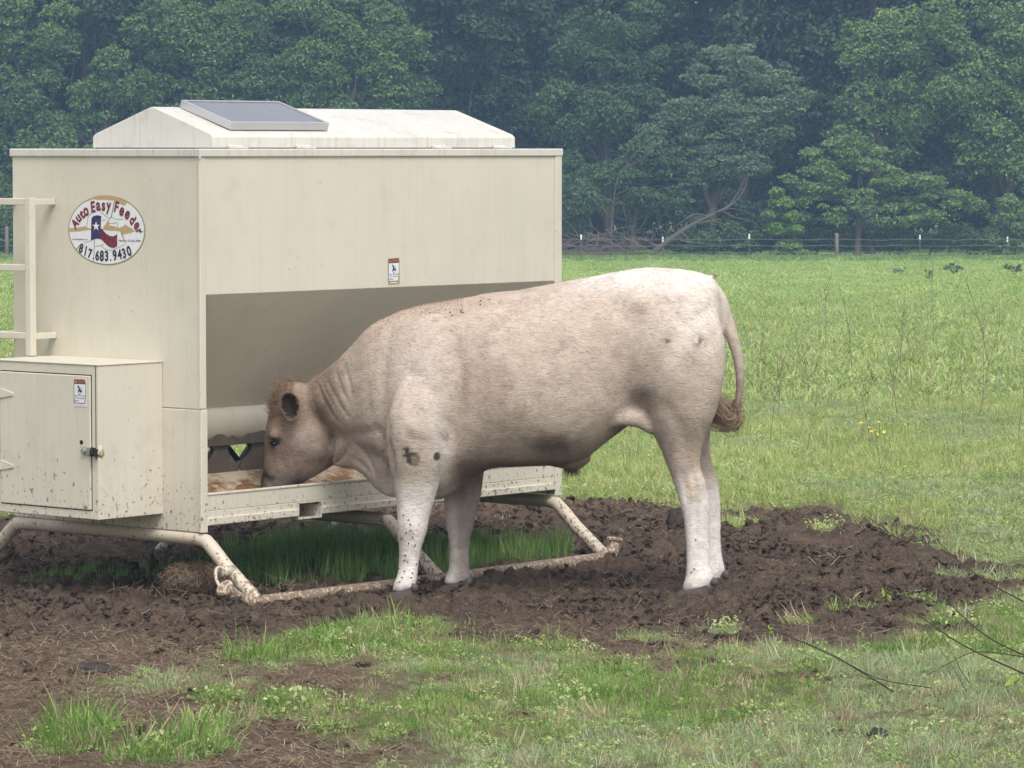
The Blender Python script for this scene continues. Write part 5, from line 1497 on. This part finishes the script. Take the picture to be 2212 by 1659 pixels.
tf = [tuft('tuft_a', 1, 34, .095, .075, .0024, .55, GM, .8), tuft('tuft_b', 2, 34, .07, .09, .0022, .85, GM2, .8), tuft('tuft_c', 3, 44, .055, .10, .0022, 1.05, GM, .8),
      weed('weed_a', 4, 70, .05, .09, .0085, CLO), weed('weed_b', 5, 60, .035, .08, .0065, CLO), tuft('tuft_d', 6, 26, .09, .06, .0026, .6, STRAW, .6, .3)]
# foreground sward
x, y, rg = place(60000, 11.4, 16.6, 31, 1.3)
mud, g, tall_ = covers(x, y)
keep = rg.uniform(0, 1, len(x)) < (g ** 1.3) * np.clip(.62 + .75 * fbm2(x * 5, y * 3, 3, 161), .12, 1)
x, y, g = x[keep], y[keep], g[keep]
tone = fbm2(x * 1.4, y * .9, 3, 121)
bright = np.zeros(len(x))
for e in GRASS_ADD[:9]: bright = np.maximum(bright, ell(x, y, *e))
bright = np.maximum(bright, ell(x, y, 830, 1385, 190, 40))
r_ = rg.uniform(0, 1, len(x))
kinds = np.where(r_ < .45, np.where(tone + .6 * (bright > .05) > .15, 0, 1), np.where(r_ < .66, np.where(tone > .05, 2, 1), np.where(r_ < .78, 3, np.where(r_ < .88, 4, 5))))
kinds = np.where((bright > .05) & (kinds == 1), 0, kinds)
s = rg.uniform(.4, 1.1, len(x)) * (.55 + .48 * bright * (1 + 0 * r_)) * (.75 + .3 * g)
GM3 = grass_mat('lush_grass', (0.085, 0.175, 0.030), (0.27, 0.43, 0.105), (0.42, 0.48, 0.18))
tf_near = [tuft('lush_a', 7, 36, .09, .08, .0023, .62, GM3, .8, .03)] + tf[1:]
s = s * np.where(rg.uniform(0, 1, len(x)) < .16, rg.uniform(1.4, 2.1, len(x)), 1.0)
finish('foreground_grass', 'patchy green grass and weeds in the foreground', 'grass', x, y, rg, s, kinds, tf_near, .25)
# tall grass left ungrazed under the feeder
x, y, rg = place(5600, 17.2, 19.6, 32, 1.2)
mud, g, tall_ = covers(x, y)
keep = rg.uniform(0, 1, len(x)) < tall_ * .9
keep &= ~((np.abs(y - BULL_Y) < .35) & (x > -.6))
x, y, tt = x[keep], y[keep], tall_[keep]
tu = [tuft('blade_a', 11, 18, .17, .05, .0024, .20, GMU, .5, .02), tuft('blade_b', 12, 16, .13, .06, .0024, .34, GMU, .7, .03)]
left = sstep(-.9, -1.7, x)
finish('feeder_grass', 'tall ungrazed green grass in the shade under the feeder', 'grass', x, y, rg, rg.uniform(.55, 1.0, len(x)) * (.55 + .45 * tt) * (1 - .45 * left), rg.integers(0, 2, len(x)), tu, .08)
# the field beyond the mud
x, y, rg = place(40000, 16.6, 34, 33, 1.3)
mud, g, tall_ = covers(x, y)
keep = (rg.uniform(0, 1, len(x)) < g) & (tall_ < .2) & ~((y < 20) & (np.abs(x + .3) < 2.2) & (mud > .5))
x, y = x[keep], y[keep]
tone = fbm2(x * .9, y * .45, 3, 131)
r_ = rg.uniform(0, 1, len(x))
kinds = np.where(r_ < .42, np.where(tone > -.1, 0, 1), np.where(r_ < .70, 2, np.where(r_ < .82, 3, np.where(r_ < .96, 4, 5))))
finish('field_grass', 'bright green pasture grass and clover behind the bull', 'grass', x, y, rg, rg.uniform(.65, 1.3, len(x)) * (1 + .35 * np.clip(tone, -.5, 1)), kinds, tf, .3, .62)
tg = [tuft('far_a', 21, 30, .13, .24, .008, .95, GM), tuft('far_b', 22, 30, .11, .26, .008, 1.05, GM), weed('far_c', 23, 70, .10, .26, .017, CLO), tuft('far_d', 24, 20, .16, .2, .008, .5, GM2)]
x, y, rg = place(30000, 32, 72, 34, 1.25)
tone = fbm2(x * .35, y * .15, 3, 141)
r_ = rg.uniform(0, 1, len(x))
kinds = np.where(r_ < .38, 0, np.where(r_ < .70, 1, np.where(r_ < .88, 2, 3)))
finish('field_grass', 'bright pasture grass in the middle of the field', 'grass', x, y, rg, rg.uniform(.6, 1.25, len(x)), kinds, tg, .25, .55)
x, y, rg = place(26000, 70, 141, 35, 1.25)
finish('field_grass', 'distant pasture grass running up to the fence', 'grass', x, y, rg, rg.uniform(.9, 1.7, len(x)), np.where(rg.uniform(0, 1, len(x)) < .6, 1, 2), tg, .2, .5)
# rank grass at the foot of the fence
n = 12000
rg = np.random.default_rng(36)
x = rg.uniform(-26, 27, n); y = 140.6 - 10.5 * rg.uniform(0, 1, n) ** 1.5
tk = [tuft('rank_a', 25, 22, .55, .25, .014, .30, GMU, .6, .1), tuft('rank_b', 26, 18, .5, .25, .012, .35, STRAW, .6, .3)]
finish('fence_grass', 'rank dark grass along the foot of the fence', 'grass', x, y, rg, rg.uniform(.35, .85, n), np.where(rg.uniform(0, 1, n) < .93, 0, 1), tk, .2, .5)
# clods of trodden mud
cl = []
clodm = Mat('mud_clod', 0.8, 0.18); cn = clodm.noise(clodm.obj(), 30, 5, 0.65)
oi_ = clodm.node('ShaderNodeObjectInfo')
clodm.color(clodm.mix(clodm.math('ADD', clodm.math('MULTIPLY', cn, .6), clodm.math('MULTIPLY', oi_.outputs['Random'], .4)), (0.042, 0.030, 0.024), (0.165, 0.118, 0.088)))
clodm.bump(cn, .8, .01)
for i in range(6):
    v_, f_ = lump((0, 0, 0), .5, 200 + i, (1, 1, .55), 7, 10, .75)
    v_ = [(a + .12 * math.sin(9 * b + i), b + .12 * math.sin(8 * c + i), c + .10 * math.sin(11 * a + 2 * i)) for a, b, c in v_]
    me_ = bpy.data.meshes.new('clod'); me_.from_pydata(v_, [], f_); me_.materials.append(clodm.m); me_.update()
    cl.append(bpy.data.objects.new('clod', me_))
x, y, rg = place(60000, 12.5, 22.0, 41, 1.25)
mud, g, tall_ = covers(x, y)
keep = rg.uniform(0, 1, len(x)) < np.clip(mud * 1.2 - .3, 0, 1) * (.25 + .75 * sstep(15, 16.4, y)) * sstep(-.35, .3, fbm2(x * 2.5, y * 1.5, 2, 151)) * (1 - tall_)
x, y = x[keep], y[keep]
finish('mud_clods', 'churned clods of dark mud around the feeder', 'mud', x, y, rg, .008 + .040 * rg.uniform(0, 1, len(x)) ** 4, rg.integers(0, 6, len(x)), cl, .5)
# straw and dry stalks trodden into the ground
sv = []
for i in range(4):
    rgs = np.random.default_rng(300 + i); V, F_, tn = [], [], []
    for _ in range(16):
        a = rgs.uniform(0, 6.28); L = rgs.uniform(.02, .09); c = np.array([rgs.normal(0, .06), rgs.normal(0, .06), rgs.uniform(.002, .02)])
        d = np.array([math.cos(a), math.sin(a), rgs.normal(0, .18)]) * L / 2; sd = np.array([-math.sin(a), math.cos(a), 0]) * .0009; up = np.array([0, 0, .0012])
        b0 = len(V); V += [c - d - sd, c - d + sd, c + d + sd + up, c + d - sd + up]; tn += [rgs.uniform(0, 1)] * 4; F_.append((b0, b0 + 1, b0 + 2, b0 + 3))
    sv.append(proto('straw_bits', V, F_, tn, STRAW if i % 2 else HAY))
x, y, rg = place(11000, 11.6, 22.5, 42, 1.25)
mud, g, tall_ = covers(x, y)
dens_ = np.clip(.12 + sstep(16.2, 14.8, y) * .9 + sstep(20.2, 21.2, y) * .6, 0, 1) * np.clip(mud + .35, 0, 1)
keep = rg.uniform(0, 1, len(x)) < dens_
x, y = x[keep], y[keep]
finish('straw_litter', 'dry straw and stalks trodden into the soil', 'straw', x, y, rg, rg.uniform(.6, 1.4, len(x)), rg.integers(0, 4, len(x)), sv, .1)

# ------------------------------------------------------------------ single things on the ground
def gpt(u, v):
    a, b = G(u, v); return a, b, float(ground_z(np.array([a]), np.array([b]))[0])
hx_, hy_, hz_ = gpt(415, 1292)
HC = empty('hay_heap', (hx_, hy_, hz_)); tag(HC, 'small heap of matted brown hay beside the near skid', 'hay heap')
MB().add(*lump((0, 0, .03), .12, 21, (1.2, .9, .72), 12, 20, .2)).build('core', clodm.m, HC, True)
rg = np.random.default_rng(51)
V, F_, tn = [], [], []
for i in range(900):
    d = rg.normal(0, 1, 3); d /= np.linalg.norm(d); d[2] = abs(d[2])
    c = d * np.array([.145, .11, .09]) * rg.uniform(.9, 1.12) + np.array([0, 0, .03])
    if i > 740: c = np.array([rg.normal(.0, .2), rg.normal(-.05, .08), .01])
    tdir = np.cross(d, rg.normal(0, 1, 3)); tdir /= np.linalg.norm(tdir); L = rg.uniform(.03, .09)
    sd = np.cross(tdir, d); sd /= np.linalg.norm(sd); sd *= .0014
    b0 = len(V); V += [c - tdir * L / 2 - sd, c - tdir * L / 2 + sd, c + d * .012 + sd, c + d * .012 - sd, c + tdir * L / 2 + sd, c + tdir * L / 2 - sd]; tn += [rg.uniform(0, 1)] * 6
    F_ += [(b0, b0 + 1, b0 + 2, b0 + 3), (b0 + 3, b0 + 2, b0 + 4, b0 + 5)]
o = link('stalks', mesh_np('stalks', V, F_, [HAY]), HC)
o.data.attributes.new('tint', 'FLOAT', 'POINT').data.foreach_set('value', np.array(tn, np.float32))
dungm = Mat('dung', 0.7, 0.35); dn = dungm.noise(dungm.obj(), 25, 5, .6)
dungm.color(dungm.mix(dn, (0.018, 0.014, 0.011), (0.06, 0.045, 0.035))); dungm.bump(dn, .8, .01)
def pat(u, v, r, seed, label, sq=.3):
    a, b, c = gpt(u, v)
    m = MB()
    for i in range(3):
        m.add(*lump((.25 * r * math.cos(2 * i + seed), .25 * r * math.sin(2 * i + seed), r * sq * (.35 + .25 * i)), r * (.95 - .25 * i), seed + i, (1.15, 1.0, sq), 9, 18, .30))
    o = m.build('cow_pat', dungm.m, None, True); o.location = (a, b, c - .004)
    tag(o, label, 'dung', 'cow pats')
pat(192, 1466, .085, 7, 'broad dark cow pat on the bare soil at lower left', .34)
pat(1905, 1603, .032, 9, 'small black dung lump in the grass at lower right', .8)
pat(765, 1362, .035, 12, 'small black dung lump at the edge of the foreground grass', .7)
a, b, c = gpt(1462, 1142)
o = MB().add(*lump((0, 0, .04), .062, 31, (.85, .8, 1.1), 11, 18, .42)).build('dirt_lump', dungm.m, None, True)
o.location = (a, b, c - .01); tag(o, 'upright dark lump of earth just left of the hind leg', 'dirt lump')

# bare shoots reaching in from the right, close to the ground
twm = Mat('twig_bark', .8, .2).color((0.055, 0.040, 0.034)).m
TW = empty('bare_shoots', (1.62, 13.4, 0)); tag(TW, 'thin bare brown shoots with a few buds leaning in from the right', 'branch')
def tw(u, v, y): return ((u - 1106) / 8370 * y - 1.62, y - 13.4, CAM_Z - (v - 321) / 8370 * y)
for q, r in (([(1500, 1293, 14.1), (1600, 1340, 14.0), (1690, 1372, 13.9), (1800, 1420, 13.75), (1880, 1465, 13.65), (1935, 1500, 13.6)], .0045),
             ([(1690, 1372, 13.9), (1790, 1412, 13.8), (1900, 1470, 13.6), (2020, 1492, 13.5)], .003),
             ([(1880, 1120, 14.6), (1960, 1180, 14.4), (2010, 1245, 14.2), (2060, 1310, 14.0), (2140, 1380, 13.9), (2230, 1425, 13.8)], .0042),
             ([(1990, 1130, 14.6), (2060, 1200, 14.4), (2130, 1255, 14.2), (2230, 1310, 14.0)], .0038),
             ([(1915, 1280, 14.1), (2000, 1340, 14.0), (2090, 1400, 13.9), (2240, 1470, 13.8)], .0050),
             ([(2000, 1470, 13.7), (2060, 1435, 13.75), (2120, 1412, 13.8), (2230, 1425, 13.8)], .0036),
             ([(2020, 1330, 13.9), (2050, 1390, 13.8), (2080, 1450, 13.7), (2100, 1480, 13.6)], .0024),
             ([(1935, 1500, 13.6), (1900, 1478, 13.62), (1850, 1462, 13.65)], .0024),
             ([(1920, 1290, 14.0), (1990, 1350, 13.95), (2060, 1440, 13.8), (2095, 1500, 13.7)], .0022)):
    r *= .72
    pts = arc([tw(*x) for x in q], 5)
    MB().tube(pts, list(np.linspace(r * .35, r, len(pts)) if q[0][0] < q[-1][0] else np.linspace(r, r * .4, len(pts))), 6).build('shoot', twm, TW, True)
budm = leaf_mat('bud_leaf', (0.16, 0.26, 0.04), (0.30, 0.40, 0.09))
rg = np.random.default_rng(61)
for u, v, y, s in ((1582, 1345, 14.0, .014), (1655, 1372, 13.9, .017), (1668, 1362, 13.9, .012), (1908, 1283, 14.1, .02), (1925, 1290, 14.08, .018), (1968, 1287, 14.0, .014), (1600, 1330, 14, .009), (2200, 1478, 13.8, .03), (2205, 1500, 13.75, .028)):
    for j in range(3):
        c = Vector(tw(u + rg.normal(0, 6), v + rg.normal(0, 5), y)); d = Vector(rg.normal(0, 1, 3)).normalized(); n_ = d.orthogonal().normalized() * .45
        up_ = d.cross(n_) * .3
        o = MB().add([c - d * s, c - n_ * s + up_ * s, c + d * s, c + n_ * s + up_ * s, c], [(0, 1, 4), (1, 2, 4), (2, 3, 4), (3, 0, 4)]).build('leaf', budm, TW)
        o.data.attributes.new('tint', 'FLOAT', 'POINT').data.foreach_set('value', np.full(5, rg.uniform(.2, 1), np.float32))

# dry standing weed stalks in the field
stm = Mat('dry_stalk', .8, .1).color((0.22, 0.21, 0.12)).m
def stalk(u, v, y, h, seed, label):
    rg = np.random.default_rng(seed); x = (u - 1106) / 8370 * y
    z = float(ground_z(np.array([x]), np.array([y]))[0])
    b = MB(); r = .00085 * y / 10
    l = rg.normal(0, .12)
    main = arc([(0, 0, 0), (l * h * .4, 0, h * .5), (l * h, rg.normal(0, .03), h)], 4); b.tube(main, list(np.linspace(r * 1.4, r * .6, len(main))), 5)
    for i in range(rg.integers(3, 8)):
        p = main[int(len(main) * rg.uniform(.3, .9))]; d = Vector((rg.normal(0, .5), rg.normal(0, .3), 1)).normalized() * h * rg.uniform(.15, .45)
        b.tube([p, p + d * .5 + Vector((d.x * .3, 0, 0)), p + d], [r * .8, r * .6, r * .4], 4)
    o = b.build('dry_stalk', stm, None, True); o.location = (x, y, z)
    tag(o, label, 'weed stalk', 'dry weed stalks in the field')
rg = np.random.default_rng(71)
fixed = [(1665, 27, 1.0), (1680, 30, .8), (1745, 26, .8), (1752, 33, 1.0), (1885, 25, .9), (1925, 31, 1.1), (1940, 30, 1.3), (1950, 36, 1.4), (1975, 34, 1.0), (2085, 28, .9), (2115, 30, 1.3), (2125, 32, 1.1), (2140, 40, 1.5), (2200, 27, .8), (1640, 40, 1.2), (1790, 44, 1.3), (1840, 38, 1.2), (2020, 45, 1.5), (1905, 23.5, .35), (1797, 23.5, .4), (2060, 24, .4)]
for i, (u, y, h) in enumerate(fixed):
    stalk(u + rg.normal(0, 4), 0, y, h * .62, 80 + i, 'thin dry branching weed stalk standing in the pasture')
# small dark bushes far out in the field
for i, (lb, u, y, s) in enumerate((('small leafy weed bush out in the field, left of three', 1945, 100, .10), ('tallest small weed bush out in the field, between two others', 2062, 101, .15), ('small weed bush in the field at the right edge', 2195, 101, .14), ('low bramble clump in the field before the weed bushes', 2005, 92, .09))):
    x = (u - 1106) / 8370 * y
    root = empty('weed_bush', (x, y, float(base_z(y)))); tag(root, lb, 'bush', 'weed bushes in the field')
    r2 = np.random.default_rng(400 + i); n = 9
    C = np.stack([r2.normal(0, s * .8, n), r2.normal(0, s * .5, n), abs(r2.normal(s * .6, s * .4, n)) + .1], 1)
    link('foliage', crown_mesh('foliage', r2, C, r2.uniform(.35, .6, n) * s, 800 / max(s, .3), .05, LEAF['grey']), root)
    b = MB()
    for c in C[:6]: limb(b, (0, 0, 0), tuple(c), .012, .005, r2, .1, 3)
    b.build('stem', BARK, root, True)
# yellow flowers and a few purple heads
fl_y = plain('yellow_petal', (0.70, 0.55, 0.05), .6); fl_s = plain('flower_stem', (0.10, 0.17, 0.04), .7)
rg = np.random.default_rng(88)
fme = bpy.data.meshes.new('flower_head'); pet = MB()
for k_ in range(5):
    a = k_ * 1.2566; c_, s_ = math.cos(a), math.sin(a)
    pet.add([(0, 0, 0), (.010 * c_ - .006 * s_, .010 * s_ + .006 * c_, .004), (.017 * c_, .017 * s_, .007), (.010 * c_ + .006 * s_, .010 * s_ - .006 * c_, .004)], [(0, 1, 2, 3)])
fme.from_pydata(pet.v, [], pet.f); fme.materials.append(fl_y); fme.update()
sme = bpy.data.meshes.new('stem'); stb = MB().tube([(0, 0, -.16), (.004, 0, -.08), (0, 0, 0)], [.0018, .0016, .0014], 5); sme.from_pydata(stb.v, [], stb.f); sme.materials.append(fl_s); sme.update()
for i in range(17):
    v = rg.uniform(925, 985); y = 16489 / (v - 321) * 1.02; u = rg.normal(1905, 45)
    x = (u - 1106) / 8370 * y
    root = empty('buttercup', (x, y, float(ground_z(np.array([x]), np.array([y]))[0]) + .15))
    tag(root, 'small yellow flower in the pasture right of the bull\'s tail', 'flower', 'yellow flowers in the pasture')
    hd = link('flower_head', fme, root); hd.rotation_euler = (rg.normal(.5, .3), rg.normal(0, .3), rg.uniform(0, 6)); link('stem', sme, root)

# ------------------------------------------------------------------ haze between the camera and the wood
hz = bpy.data.materials.new('haze'); hz.use_nodes = True
hn_, hl_ = hz.node_tree.nodes, hz.node_tree.links
hn_.clear()
ho = hn_.new('ShaderNodeOutputMaterial'); pv = hn_.new('ShaderNodeVolumePrincipled')
pv.inputs['Color'].default_value = (0.44, 0.68, 1.0, 1); pv.inputs['Density'].default_value = 0.00105; pv.inputs['Anisotropy'].default_value = 0.0
hl_.new(pv.outputs[0], ho.inputs['Volume'])
hb = MB().box(-75, 75, -6, 200, GZ_FAR - 1.2, 24).build('haze', hz)
tag(hb, 'thin bluish haze in the air', 'haze', kind='stuff')
